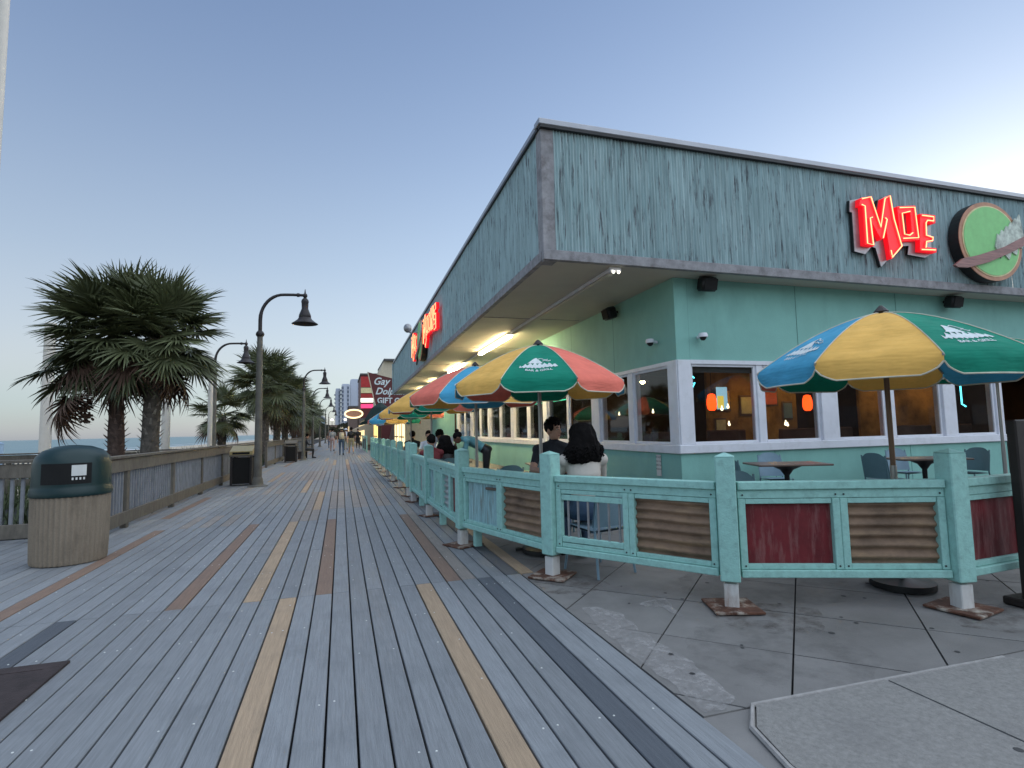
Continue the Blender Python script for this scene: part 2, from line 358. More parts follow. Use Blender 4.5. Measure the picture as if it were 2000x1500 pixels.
def copy_tree(o, loc=None, rz=None, label=None, group=None, scale=None, parent=None):
    c = o.copy(); COL.objects.link(c); c.parent = parent
    if loc is not None: c.location = loc
    if rz is not None: c.rotation_euler = (0, 0, rz)
    if scale: c.scale = (scale,)*3
    if label: c['label'] = label
    if group: c['group'] = group
    for k in kids(o): copy_tree(k, parent=c)
    return c
def inst(name, me, parent, loc, rot=(0, 0, 0), scale=(1, 1, 1)):
    o = bpy.data.objects.new(name, me); COL.objects.link(o); o.parent = parent
    o.location = Vector(loc)-(wloc(parent) if parent else Vector()); o.rotation_euler = rot; o.scale = scale; return o
def text_mesh(txt, size=1, extrude=0, shear=0, bold=0, align='LEFT'):
    cu = bpy.data.curves.new('t', 'FONT'); cu.body = txt; cu.size = size; cu.extrude = extrude; cu.shear = shear; cu.offset = bold; cu.align_x = align; cu.resolution_u = 3
    o = bpy.data.objects.new('t', cu); COL.objects.link(o); bpy.context.view_layer.update()
    me = bpy.data.meshes.new_from_object(o.evaluated_get(bpy.context.evaluated_depsgraph_get()))
    vs = [v.co.copy() for v in me.vertices]; fs = [tuple(p.vertices) for p in me.polygons]
    bpy.data.objects.remove(o); bpy.data.curves.remove(cu); bpy.data.meshes.remove(me); return vs, fs
def lerp(a, b, t): return a+(b-a)*t

# ================================================================== THE SETTING
def flat(name, poly, z, m, **kw):
    b = MB(); b.add([(x, y, z) for x, y in poly], [tuple(range(len(poly)))]); return b.build(name, m, **kw)
# one terrain sheet under everything: town side level, beach falling to the sea
b = MB(); xs = [-160, -95, -66, -30, -9, -5.5, -3.6, 60, 900]; zs = [-4.5, -3.3, -2.95, -2.2, -1.2, -.75, -.6, -.6, -.6]; ys = [-60, 0, 8, 30, 100, 400, 2500]
b.add([(x, y, z) for x, z in zip(xs, zs) for y in ys], [(i*7+j, (i+1)*7+j, (i+1)*7+j+1, i*7+j+1) for i in range(8) for j in range(6)])
b.build('ground', 'sand', smooth=40, kind='structure')
flat('sea', [(-12000, -4000), (-58, -4000), (-58, 14000), (-12000, 14000)], -3.0, 'sea', kind='structure')
b = MB()
for k, (x0, wd) in enumerate(((-63, 3.0), (-72, 4.5), (-84, 3.5))):
    L = []; Rr = []
    for i in range(121):
        y = 40+i*5; L.append((x0-wd*(.6+.5*noise.noise((y*.03, k, 0)))-2*noise.noise((y*.011, k, 4)), y, -2.93+.02*k)); Rr.append((x0+wd*.4*noise.noise((y*.05, k, 9))-2*noise.noise((y*.011, k, 4)), y, -2.93+.02*k))
    b.add(L+Rr, [(i, i+1, 122+i, 121+i) for i in range(120)])
b.build('surf_foam', 'foam', kind='stuff', label='white lines of breaking surf along the beach', cat='surf')
flat('street_base', [(1.6, -12), (60, -12), (60, 140), (1.6, 140)], -.035, 'under', kind='structure')

# ---- boardwalk of composite planks
P = .1447; X0 = -.5
deck = MB().box((-2.4, 70, -.075), (8.6, 160, .06)).build('boardwalk', 'under', kind='structure')
pm = {}
def plank_mesh(L, m):
    k = (round(L, 3), m)
    if k not in pm:
        b = MB(); h = P/2-.0056; c = .004; l = L/2-.0035; t = .035
        vs = [(x, y, z) for y in (-l, l) for x, z in ((-h, -t), (-h, -c), (-h+c, 0), (h-c, 0), (h, -c), (h, -t))]
        b.add(vs, [(i, i+1, i+7, i+6) for i in range(5)]+[tuple(range(6)), tuple(range(6, 12))]); pm[k] = b.mesh('plank', m)
    return pm[k]
rp = random.Random(3)
def plank(i, y0, y1, m):
    o = inst('plank', plank_mesh(y1-y0, m), deck, (X0+(i+.5)*P, (y0+y1)/2, rp.uniform(-.0012, .0012))); return o
spec_a = {0: 'plank_tan', 8: 'plank_tan', 12: 'plank_dark', -15: 'plank_brown', -11: 'plank_dark'}
spec_b = {2: 'plank_brown', -2: 'plank_tan', -6: 'plank_brown', 10: 'plank_brown', 15: 'plank_tan', -15: 'plank_brown', 14: 'plank_dark'}
def pick(far):  # farther boards warmer: mixed board colours, with shop light painted in
    r = rp.random()
    return 'plank_grey' if r < .80-.6*far else 'plank_pale' if r < .95-.5*far else 'plank_warm' if r < .97-.12*far else ('plank_tan' if rp.random() < .5 else 'plank_brown')
for i in range(-20, 15): plank(i, -1.1, 5.2, spec_a.get(i, 'plank_grey' if rp.random() < .92 else 'plank_pale'))
for i in range(-32, 16):
    m = spec_b.get(i) or pick(.08 if i < -3 else .2)
    if i in (-3, -2, -1, 0, 1): plank(i, 5.2, 7.2, m); plank(i, 7.2, 9.6, m if i == -2 else pick(.3))
    else: plank(i, 5.2, 9.6, m)
segs = [(9.6, 10.9), (10.9, 14.2), (14.2, 17.8), (17.8, 22.0)]
for k, (y0, y1) in enumerate(segs):
    for i in range(-20, 18 if k else 17):
        plank(i, y0, y1, 'plank_warm' if (y0 == 10.9 and i > -4 and rp.random() < .5) else pick(.25+.12*k))
b = MB(); names = ['plank_grey', 'plank_pale', 'plank_warm', 'plank_tan', 'plank_brown']
for i in range(-20, 18):
    y = 22.0
    while y < 130:
        L = rp.choice((3.66, 4.88)); b.box((X0+(i+.5)*P, y+L/2, -.0175), (P-.009, L-.006, .035), mi=names.index(pick(.5))); y += L
b.build('far_planks', names, deck, kind='stuff')
b = MB()
for y in np.arange(.7, 12, .61):
    for i in range(-15, 14):
        for dx in (-.035, .035):
            if rp.random() < .28: b.lathe([(.0062, 0), (.005, .0022)], (X0+(i+.5)*P+dx, y+rp.uniform(-.012, .012), .0002), 6)
b.build('screw_heads', 'paper', deck, kind='stuff')

# ---- cast iron tree grate set over the planks
gr = thing('tree_grate', 'rusty cast iron tree grate with curved slots let into the deck', 'grate', (-2.32, 3.55, 0))
b = MB(); cx, cy, hw = -2.32, 3.55, .70
b.box((cx, cy+hw-.05, .008), (2*hw, .1, .014)); b.box((cx, cy-hw+.05, .008), (2*hw, .1, .014)); b.box((cx-hw+.05, cy, .0078), (.1, 2*hw-.2, .014)); b.box((cx+hw-.05, cy, .0078), (.1, 2*hw-.2, .014))
b.build('frame', 'iron', gr)
MB().box((cx, cy, .002), (2*hw-.2, 2*hw-.2, .003)).build('pit', 'black_matte', gr)
for k, r in enumerate((.18, .27, .36, .45, .54)):
    b = MB(); n = 40
    for j in range(n):
        a0 = 2*PI*(j+.0)/n; a1 = 2*PI*(j+.62)/n
        b.add([(cx+q*math.cos(a+ (.10 if q > r else 0)), cy+q*math.sin(a+(.10 if q > r else 0)), z) for z in (.004, .013) for q, a in ((r-.033, a0), (r+.033, a0), (r+.033, a1), (r-.033, a1))], [(0, 1, 2, 3), (4, 5, 6, 7), (0, 1, 5, 4), (1, 2, 6, 5), (2, 3, 7, 6), (3, 0, 4, 7)])
    b.build('slot_ring', 'iron', gr)
b = MB(); pts = [(cx+.58*math.cos(2*PI*j/48), cy+.58*math.sin(2*PI*j/48)) for j in range(48)]
sq = []
for j in range(48):
    a = 2*PI*j/48; c, s = math.cos(a), math.sin(a); k = (hw-.1)/max(abs(c), abs(s)); sq.append((cx+k*c, cy+k*s))
b.add([(x, y, .0125) for x, y in pts]+[(x, y, .0125) for x, y in sq], [(j, (j+1) % 48, 48+(j+1) % 48, 48+j) for j in range(48)]); b.build('corner_plate', 'iron', gr)

# ---- concrete patio: slabs laid on the diagonal
pav = flat('pavement', [(1.675, 2.3), (30, 2.3), (30, 60), (1.675, 60)], -.03, 'under', kind='structure')
def clip(poly, nx, ny, d):
    out = []
    for i in range(len(poly)):
        a = poly[i]; c = poly[(i+1) % len(poly)]; da = a[0]*nx+a[1]*ny-d; dc = c[0]*nx+c[1]*ny-d
        if da >= 0: out.append(a)
        if (da >= 0) != (dc >= 0): t = da/(da-dc); out.append((a[0]+t*(c[0]-a[0]), a[1]+t*(c[1]-a[1])))
    return out
S = 1.115; g = .008; far = MB(); slabs = []
for iu in range(-60, 40):
    for iv in range(-2, 60):
        u0 = -.17+iu*S+g; u1 = u0+S-2*g; v0 = 4.31+iv*S*1.022+g; v1 = v0+S*1.022-2*g
        pl = [((u+v)/2, (v-u)/2) for u, v in ((u0, v0), (u1, v0), (u1, v1), (u0, v1))]
        for h in ((1, 0, 1.683), (0, 1, 2.385), (-1, 0, -22), (0, -1, -45)):
            pl = clip(pl, *h) if pl else pl
        if len(pl) < 3: continue
        mx = sum(p[0] for p in pl)/len(pl); my = sum(p[1] for p in pl)/len(pl)
        slabs.append((mx*mx+my*my, pl))
slabs.sort(key=lambda t: t[0])
for k, (d, pl) in enumerate(slabs):
    if k < 260: MB().prism(pl, (0, 0, -.032), (1, 0, 0), (0, 1, 0), .027+rp.uniform(-.0015, .0015)).build('slab', 'concrete', pav)
    else: far.prism(pl, (0, 0, -.032), (1, 0, 0), (0, 1, 0), .027)
far.build('far_slabs', 'concrete', pav, kind='stuff')
kerb = flat('sidewalk', [(1.675, -8), (30, -8), (30, 2.383), (1.675, 2.383)], -.012, 'concrete', kind='structure')
for pl in ([(1.975, 2.365), (2.81, 2.345), (2.81, -6), (1.70, -6), (1.765, 1.92), (1.835, 2.2)], [(2.825, 2.345), (3.72, 2.325), (3.95, 2.2), (3.95, -6), (2.825, -6)], [(3.965, 2.19), (5.3, 1.5), (5.3, -6), (3.965, -6)], [(5.315, 1.5), (14, 1.5), (14, -6), (5.315, -6)]):
    MB().prism(pl, (0, 0, -.03), (1, 0, 0), (0, 1, 0), .040).build('slab', 'concrete_pale', kerb)
b = MB().tube([(1.685, -6, .0), (1.75, 1.92, .0), (1.82, 2.215, .0), (1.965, 2.38, .0), (2.81, 2.36, .0), (3.72, 2.34, .0)], .014, 6); b.build('kerb_edge', 'stain_pale', kerb)
def blot(name, pts, z, m, lab, n=5, seed=0):
    out = []
    for i in range(len(pts)):
        a = pts[i]; c = pts[(i+1) % len(pts)]
        for k in range(n):
            t = k/n; x = lerp(a[0], c[0], t); y = lerp(a[1], c[1], t); out.append((x+.035*noise.noise((x*9, y*9, seed)), y+.035*noise.noise((x*9, y*9, seed+5))))
    return flat(name, [(max(x, 1.69), y) for x, y in out], z, m, kind='stuff', label=lab, cat='patch')
blot('cement_patch', [(1.79, 4.05), (1.92, 4.04), (2.02, 3.81), (1.97, 3.39), (1.98, 3.18), (2.0, 2.94), (1.96, 2.74), (1.95, 2.48), (1.84, 2.41), (1.7, 2.40), (1.72, 2.68), (1.71, 3.08), (1.73, 3.57)], -.0015, 'cement_smear', 'pale rough cement patch along the deck edge')
blot('cement_patch', [(2.24, 3.98), (2.40, 4.05), (2.52, 4.01), (2.45, 3.75), (2.40, 3.62), (2.36, 3.65), (2.38, 3.86), (2.29, 3.89)], -.0015, 'cement_smear', 'small splash of pale cement beside a rusty base plate', seed=3)
for k_, (x_, y_, r_) in enumerate(((1.98, 4.72, .42), (2.98, 3.38, .45), (4.48, 2.78, .42), (3.6, 4.1, .9), (2.6, 2.9, .7), (5.2, 3.2, .9))):
    blot('ground_stain', [(x_+r_*math.cos(a_)*(.8+.3*((k_*3+i_) % 4)/4), y_+r_*.75*math.sin(a_)) for i_, a_ in enumerate(i2*PI/5 for i2 in range(10))], -.0022, 'rust_stain' if k_ < 3 else 'damp_stain', ('rusty', 'brown rusty', 'dark rusty', 'grey damp', 'faint damp', 'broad damp')[k_]+' stain on the slabs near the fence posts', seed=k_+20)
b = MB()
for k in range(46):
    x = rp.uniform(1.9, 6); y = rp.uniform(1.2, 4.6)
    if x < 1.98 and y < 2.4: continue
    top = .0105 if y < 2.3 else -.003
    if 2.2 < y < 2.45: continue
    r = rp.uniform(.008, .022); b.lathe([(r, 0), (r*.8, .0015)], (x, y, top), 9)
b.build('gum_spots', 'gum', kind='stuff', label='dark gum spots trodden into the concrete', cat='gum')

# ---- wooden railing on the ocean side
def railing(name, label, p0, p1, posts, pick_sp=.118, h=1.13, zb=0.0, seg_pick=True):
    p0 = Vector((*p0, zb)); p1 = Vector((*p1, zb)); d = (p1-p0); L = d.length; d.normalize(); r = thing(name, label, 'railing', p0); n = Vector((-d.y, d.x, 0))
    ang = math.atan2(d.y, d.x)
    pmh = MB().box((0, 0, (h-.06)/2-.15), (.11, .09, h-.06+.3), ch=.006).mesh('post', 'rail_wood')
    for s in posts: inst('post', pmh, r, p0+d*s+n*.045, (0, 0, ang))
    MB().beam(p0+Vector((0, 0, h-.02))+n*.03, p1+Vector((0, 0, h-.02))+n*.03, .16, .04, .005).build('cap_rail', 'rail_wood', r)
    MB().beam(p0+Vector((0, 0, h-.15)), p1+Vector((0, 0, h-.15)), .04, .19, .005).build('upper_board', 'rail_wood', r)
    MB().beam(p0+Vector((0, 0, .17)), p1+Vector((0, 0, .17)), .04, .19, .005).build('lower_board', 'rail_wood', r)
    pk = MB().box((0, 0, h/2), (.038, .038, h-.32), ch=.003).mesh('picket', 'picket')
    s = pick_sp/2
    while s < L:
        if all(abs(s-q) > .08 for q in posts): inst('picket', pk, r, p0+d*s+n*.045, (0, 0, ang))
        s += pick_sp
    return r
railing('boardwalk_railing', 'weathered wooden railing between the trash can and the first black bin', (-3.2, 9.25), (-3.2, 24.6), [.05, .92, 3.42, 5.81, 8.2, 10.6, 13.0, 15.3])
railing('boardwalk_railing', 'short wooden railing turning off towards the beach behind the trash can', (-7.4, 9.2), (-3.27, 9.2), [.3, 2.2, 4.05])
railing('boardwalk_railing', 'wooden railing across the dune walkway beyond the twin palms', (-9.5, 19.6), (-3.35, 19.6), [.3, 2.3, 4.3, 6.0], h=1.02, zb=.0)
railing('boardwalk_railing', 'railing with wide pickets beside the far black bin', (-3.0, 25.5), (-2.9, 31.5), [.1, 2.9, 5.9], pick_sp=.25)
railing('boardwalk_railing', 'far run of wooden railing beyond the bench', (-2.9, 34), (-2.7, 60), [.1, 5, 10, 15, 20, 25.9], pick_sp=.3)

# ---- dune plants behind the railing
def blades(n, area, hmin, hmax, seed, wd=.012):
    r = random.Random(seed); b = MB()
    for k in range(n):
        x = r.uniform(area[0], area[1]); y = r.uniform(area[2], area[3]); h = r.uniform(hmin, hmax); a = r.uniform(0, 2*PI); l = r.uniform(.1, .5)*h; z0 = area[4]
        dx, dy = math.cos(a), math.sin(a); px, py = -dy*wd, dx*wd
        b.add([(x-px, y-py, z0), (x+px, y+py, z0), (x+dx*l*.4+px, y+dy*l*.4+py, z0+h*.65), (x+dx*l*.4-px, y+dy*l*.4-py, z0+h*.65), (x+dx*l, y+dy*l, z0+h)], [(0, 1, 2, 3), (3, 2, 4)])
    return b
blades(9000, (-12, -3.5, 9.7, 19, -1.0), .6, 1.5, 4, .014).build('dune_grass', 'bush', kind='stuff', label='tall dune grass growing behind the railing', cat='grass')
blades(5000, (-14, -3.4, 20.5, 60, -.8), .6, 1.5, 5, .02).build('dune_grass', 'bush', kind='stuff', label='dune grass growing beyond the walkway railing', cat='grass')

# ================================================================== RESTAURANT
K = .0155; e_ = Vector((K, 1, 0)).normalized(); out_ = Vector((-e_.y, e_.x, 0)); Zv = Vector((0, 0, 1)); Xv = Vector((1, 0, 0))
Wc = Vector((5.83, 8.56, 0)); Fc = Vector((3.11, 8.07, 0)); ULEN = 32.0; XEND = 21.0
B = thing('restaurant', 'low teal stucco restaurant with weathered corrugated fascia and neon letters', 'building', Wc)
def lw(u, out=0, z=0, base=Wc): return base+e_*u+out_*out+Zv*z          # a point on the ocean-side face
def rw(x, out=0, z=0, y=8.56): return Vector((x, y-out, z))             # a point on the street-side face
def lbox(name, m, u0, u1, z0, z1, o0, o1, parent=B, base=Wc, ch=0, **kw):  # slab on the ocean-side face
    b = MB(); b.beam(lw(u0, (o0+o1)/2, (z0+z1)/2, base), lw(u1, (o0+o1)/2, (z0+z1)/2, base), abs(o1-o0), z1-z0, ch); return b.build(name, m, parent, **kw)
def rbox(name, m, x0, x1, z0, z1, o0, o1, parent=B, y=8.56, ch=0, **kw):
    return MB().box(((x0+x1)/2, y-(o0+o1)/2, (z0+z1)/2), (x1-x0, abs(o1-o0), z1-z0), ch=ch).build(name, m, parent, **kw)
# walls: below the sill, above the windows
lbox('wall', 'wall_teal', 0, 21.5, -.05, .90, 0, -.28); lbox('wall', 'wall_teal', 0, 21.5, 2.60, 4.125, 0, -.28); lbox('wall', 'wall_teal', 21.5, ULEN, -.05, 4.12, -.002, -.28)
rbox('wall', 'wall_teal', 6.115, 14.36, -.05, .90, -.004, -.24); rbox('wall', 'wall_teal', 6.115, XEND, 2.60, 4.125, -.004, -.24); rbox('wall', 'wall_teal', 16.8, XEND, -.05, 2.6, -.004, -.24)
for x in (7.9, 11.4): rbox('wall_seam', 'seam_teal', x, x+.01, .0, .89, .000, -.01)
for u_ in (2.44, 4.88, 7.32, 9.76, 12.2): lbox('wall_seam', 'seam_teal', u_, u_+.012, 2.62, 4.12, .003, -.01)
for x in (6.105, 8.62, 11.3): rbox('wall_seam', 'seam_teal', x, x+.012, 2.62, 4.12, .000, -.01)
# windows
def window(pts, nrm, name='window'):
    """pts: bottom-left, bottom-right (Vectors), z range 1.055..2.53"""
    a, c = pts; z0, z1 = 1.055, 2.53; d = (c-a).normalized(); L = (c-a).length; fw = .045
    b = MB()
    for s0, s1, q0, q1 in ((0, fw, z0, z1), (L-fw, L, z0, z1)): b.beam(a+d*(s0+s1)/2+Zv*q0, a+d*(s0+s1)/2+Zv*q1, .07, fw, up=tuple(nrm))
    b2 = []
    for q in (z0+fw/2, z1-fw/2): b.beam(a+d*fw+Zv*q, a+d*(L-fw)+Zv*q, .068, fw)
    fr = b.build(name, 'white_paint', B)
    p = [a+d*fw+Zv*(z0+fw), a+d*(L-fw)+Zv*(z0+fw), a+d*(L-fw)+Zv*(z1-fw), a+d*fw+Zv*(z1-fw)]
    b = MB(); b.add(p+[q-nrm*.006 for q in p], [(0, 1, 2, 3), (4, 5, 6, 7), (0, 1, 5, 4), (1, 2, 6, 5), (2, 3, 7, 6), (3, 0, 4, 7)]); b.build('pane', 'glass', fr)
    return fr
rx = [(6.12, 7.59), (7.73, 9.10), (9.52, 10.84), (11.05, 12.46), (12.84, 14.13)]
for x0, x1 in rx: window((Vector((x0, 8.62, 0)), Vector((x1, 8.62, 0))), Vector((0, -1, 0)))
for x0, x1, o in ((5.835, 6.12, .02), (7.59, 7.73, -.01), (9.10, 9.52, .02), (10.84, 11.05, -.01), (12.46, 12.84, .02), (14.13, 14.36, .0)): rbox('mullion', 'white_paint', x0, x1, 1.05, 2.60, o, -.2, ch=.01)
rbox('sill', 'white_paint', 5.78, 14.39, .895, 1.052, .055, -.22, ch=.012); rbox('window_head', 'white_paint', 6.12, 14.36, 2.53, 2.603, .012, -.2)
rbox('blind', 'blind', 6.14, 7.57, 2.38, 2.50, -.10, -.12); rbox('blind', 'blind', 7.75, 9.08, 2.42, 2.50, -.10, -.12)
u = .285; lu = [(.30, 1.68), (1.89, 3.28)]; mu = [(1.68, 1.89, -.01), (3.28, 3.72, .02)]
u = 3.72
while u < 20.5:
    lu += [(u, u+1.5), (u+1.68, u+3.18)]; mu += [(u+1.5, u+1.68, -.01), (u+3.18, u+3.55, .02)]; u += 3.55
LWIN = u
for u0, u1 in lu: window((lw(u0, -.06), lw(u1, -.06)), out_)
for u0, u1, o in mu: lbox('mullion', 'white_paint', u0, u1, 1.05, 2.60, o, -.2, ch=.01)
lbox('mullion', 'white_paint', .0, .30, 1.0535, 2.60, .018, -.002, ch=.004)
lbox('sill', 'white_paint', -.04, LWIN+.05, .893, 1.05, .055, -.22, ch=.012); lbox('window_head', 'white_paint', .30, LWIN, 2.53, 2.602, .012, -.2)
# soffit, fascia of corrugated sheets, timber trim, flashing, roof
fe = lw(ULEN, 0, 0, Fc); we = lw(ULEN)
MB().prism([(3.16, 8.12), (XEND, 8.12), (XEND, 8.66), (5.9, 8.66), (we.x+.1, we.y), (fe.x+.05, fe.y)], (0, 0, 4.128), Xv, (0, 1, 0), .03).build('soffit', 'soffit', B)
for u in (4.6, 9.4, 14.2, 19, 23.8): MB().beam(lw(u, -.1, 4.122, Fc), lw(u, -2.6, 4.122, Fc), .012, .012).build('soffit_joint', 'trim_wood', B)
def clad(p0, d, nrm, wd, z0, z1, seed):
    n = int(wd/.0125); f = MB()
    def fn(s, t):
        q = s*wd; z = lerp(z0, z1, t); wob = .012*noise.noise((q*3+seed*7, z*1.1, seed)); a = .016+.008*noise.noise((q*2, z*2, seed+3))
        return p0+d*q+Zv*z+nrm*(a*math.sin((q+wob)*2*PI/.056)+.006*noise.noise((q*.9, z*.8, seed)))
    f.sheet(fn, n, 7); return f
s = 0; k = 0
while s < XEND-3.4:
    clad(Vector((3.33+s, 8.085+(.006 if k % 2 else 0), 0)), Xv, Vector((0, -1, 0)), 1.115, 4.27, 6.33, k).build('cladding_sheet', 'cladding', B, smooth=60); s += 1.09; k += 1
s = 0
while s < ULEN-.6:
    clad(lw(.22+s, -.015-(.006 if k % 2 else 0), 0, Fc), e_, out_, 1.115, 4.27, 6.33, k).build('cladding_sheet', 'cladding', B, smooth=60); s += 1.09; k += 1
MB().beam(Vector((3.23, 8.20, 4.10)), Vector((3.23, 8.20, 6.34)), .235, .235, .008, up=(1, 0, 0)).build('corner_post', 'trim_wood', B)
MB().box(((3.10+XEND)/2, 8.09, 4.20), (XEND-3.10, .10, .165), ch=.006).build('lower_trim', 'trim_wood', B)
MB().beam(lw(.09, -.03, 4.198, Fc), lw(ULEN, -.03, 4.198, Fc), .10, .165, .006).build('lower_trim', 'trim_wood', B)
MB().box(((3.09+XEND)/2, 8.075, 6.345), (XEND-3.09, .13, .045)).build('gutter', 'gutter', B)
MB().beam(lw(.08, -.03, 6.343, Fc), lw(ULEN, -.03, 6.343, Fc), .13, .045).build('gutter', 'gutter', B)
MB().box(((3.06+XEND)/2, 8.12, 6.42), (XEND-3.06, .24, .10), ch=.01).build('flashing', 'flashing', B)
MB().beam(lw(.12, -.10, 6.42, Fc), lw(ULEN+.02, -.10, 6.42, Fc), .26, .098, .01).build('flashing', 'flashing', B)
MB().prism([(3.3, 8.25), (XEND, 8.25), (XEND, 30), (fe.x+.3, fe.y)], (0, 0, 6.22), Xv, (0, 1, 0), .12).build('roof', 'roofing', B)
MB().box((6.95, 8.30, 6.50), (1.0, .2, .10), ch=.015).build('roof_vent', 'flashing', B)
MB().box((fe.x+1.3, fe.y-.02, 5.2), (2.8, .2, 2.2)).build('end_fascia', 'cladding', B)
# inside: floor, ceiling, dark walls seen through the panes
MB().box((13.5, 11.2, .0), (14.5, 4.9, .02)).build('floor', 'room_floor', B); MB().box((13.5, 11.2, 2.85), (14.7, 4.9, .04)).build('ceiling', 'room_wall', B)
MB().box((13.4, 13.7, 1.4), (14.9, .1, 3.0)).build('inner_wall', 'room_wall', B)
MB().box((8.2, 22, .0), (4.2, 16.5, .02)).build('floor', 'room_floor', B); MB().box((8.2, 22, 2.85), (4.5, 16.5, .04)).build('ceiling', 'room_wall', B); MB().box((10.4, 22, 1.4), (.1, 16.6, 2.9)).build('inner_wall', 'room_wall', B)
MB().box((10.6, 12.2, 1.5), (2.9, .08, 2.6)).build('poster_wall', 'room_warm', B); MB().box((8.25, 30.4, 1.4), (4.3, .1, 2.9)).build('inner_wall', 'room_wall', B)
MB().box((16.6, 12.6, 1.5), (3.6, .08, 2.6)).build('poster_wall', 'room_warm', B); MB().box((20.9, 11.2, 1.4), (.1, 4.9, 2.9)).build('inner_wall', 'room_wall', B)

def lantern(p, lab):
    t = thing('lantern', lab, 'lantern', p, 'glowing lanterns hung behind the windows'); p = Vector(p)
    MB().lathe([(.03, .17), (.07, .15), (.095, .05), (.10, -.05), (.085, -.13), (.05, -.17)], p, 14).build('shade', 'lantern', t, smooth=50)
    MB().tube([p+Zv*.17, p+Zv*1.0], .006, 5).build('cord', 'black', t)
lantern((7.14, 9.35, 1.86), 'orange glowing lantern hanging behind the corner window'); lantern((9.57, 9.35, 1.83), 'orange glowing lantern hanging behind the window beside the blue canopy panel')
tag(MB().box((8.22, 10.4, 2.0), (.28, .02, .50)).box((8.17, 10.385, 1.91), (.16, .012, .28), mi=1).build('beer_poster', ['poster_lit', 'poster_yellow']), 'lit blue and yellow poster behind the corner window', 'poster')
b = MB()
for ox, oz, pts in ((6.55, 2.36, [(-.16, 0), (-.06, .05), (.03, -.03), (.10, .04), (.17, -.02)]), (6.55, 2.20, [(-.2, -.02), (-.1, .03), (0, -.04), (.1, .02), (.18, .05), (.12, -.05), (-.02, -.06)])): b.tube([(ox+x, 9.3, oz+z) for x, z in pts], .012, 6)
tag(b.build('neon_bar_sign', 'neon_cyan'), 'pale blue neon squiggle sign high in the corner window', 'neon sign')
tag(MB().tube([(14.62, 9.6, 2.30), (14.62, 9.6, 1.78), (14.75, 9.6, 1.72)], .018, 6).build('neon_bar_sign', 'neon_cyan'), 'short cyan neon tube inside the dark entrance', 'neon sign')
b = MB()
tag(MB().tube([lw(8.2, -1.5, 2.40), lw(15.5, -1.5, 2.40)], .02, 6).build('neon_strip', 'neon_green'), 'green neon strip along the ceiling behind the ocean-side windows', 'neon strip')
rb = random.Random(5)
for p in [lw(.9, -1.6, 1.72), lw(1.35, -2.1, 1.78), lw(2.9, -1.2, 1.74), lw(3.2, -1.9, 1.79), lw(5.0, -1.4, 1.75), Vector((6.95, 10.9, 1.20)), Vector((9.1, 11.3, 1.42)), Vector((9.35, 11.6, 1.40)), Vector((10.15, 10.6, 1.38)), Vector((10.5, 10.9, 1.36)), Vector((10.35, 10.8, 1.41)), Vector((11.5, 11.0, 1.78)), Vector((11.45, 10.9, 1.5)), lw(10, -1.5, 1.7), lw(13, -1.5, 1.7)]:
    tag(MB().ell(p, (.028, .028, .034), seg=8, rings=6).tube([p+Zv*.03, p+Zv*.07], .012, 6).build('reflected_bulb', 'bulb'), 'small glowing bulb standing in for a string bulb reflected in the glass', 'bulb', 'bulbs imitating reflected string lights')  # glowing beads put behind the panes to imitate string bulbs mirrored there
for k, (x, y) in enumerate(((10.2, 11.2), (11.6, 11.3), (7.4, 12.4), (13.6, 11.9), (15.6, 11.8), (17.4, 11.9))):  # made-up pendants, placed to brighten the room behind the panes
    t = thing('added_pendant', 'small warm lamp added near the restaurant ceiling to light the poster wall', 'lamp', (x, y, 2.5), 'added lamps inside the restaurant')
    MB().lathe([(.02, .14), (.10, .06), (.16, 0), (.15, 0), (.09, .05)], (x, y, 2.55), 14).build('shade', 'dark_metal', t); MB().ell((x, y, 2.55), (.06, .06, .06), seg=10, rings=7).build('bulb', 'added_pendant_bulb', t); MB().tube([(x, y, 2.68), (x, y, 2.84)], .006, 5).build('cord', 'black', t)
for k, (x, z, w_, h_, m_) in enumerate(((9.6, 2.05, .5, .6, 'umb_yellow'), (10.35, 1.9, .45, .55, 'sign_cream'), (11.1, 2.1, .6, .45, 'umb_coral'), (11.7, 1.75, .35, .5, 'chair_pale'), (9.5, 1.35, .35, .45, 'sign_cream'))):
    t = tag(MB().box((x, 12.13, z), (w_, .03, h_), ch=.008).box((x, 12.11, z), (w_*.8, .03, h_*.8), mi=1).build('wall_picture', ['brown_wall', m_]), 'framed %s picture on the warm wall inside the restaurant' % ('yellow', 'cream', 'coral', 'blue', 'small cream')[k], 'picture', 'pictures on the inside wall')
t = thing('added_reflected_building', 'brown building added behind the camera to give the street-side windows a dark reflection', 'building', (20, -34, 0))  # invented and unseen; stands only to be mirrored in the panes
MB().box((88, -38, 4.2), (220, 8, 9.6)).build('wall', 'brown_wall', t); MB().box((88, -38, 9.1), (221, 9, .25)).build('roof', 'roofing', t)
for k in range(20): MB().box((-14+k*8, -33.96, 2.0), (4.6, .1, 2.6)).build('shop_window', 'tower_dark', t)
# booths and silhouetted diners' furniture inside
for x, y in ((7.2, 10.6), (9.0, 11.0), (10.6, 10.4), (12.2, 10.8), (13.6, 10.2), (15.6, 11.2), (17.4, 11.3)):
    t = thing('dining_booth', 'dark dining booth seen through the street-side windows', 'booth', (x, y, 0), 'booths inside the restaurant')
    MB().box((x, y, .23), (1.1, .5, .44), ch=.03).build('seat', 'shirt_brown', t); MB().box((x, y+.3, .65), (1.1, .12, 1.25), ch=.03).build('backrest', 'shirt_brown', t); MB().box((x, y-.7, .74), (1.0, .6, .04)).build('table_top', 'table_top', t)

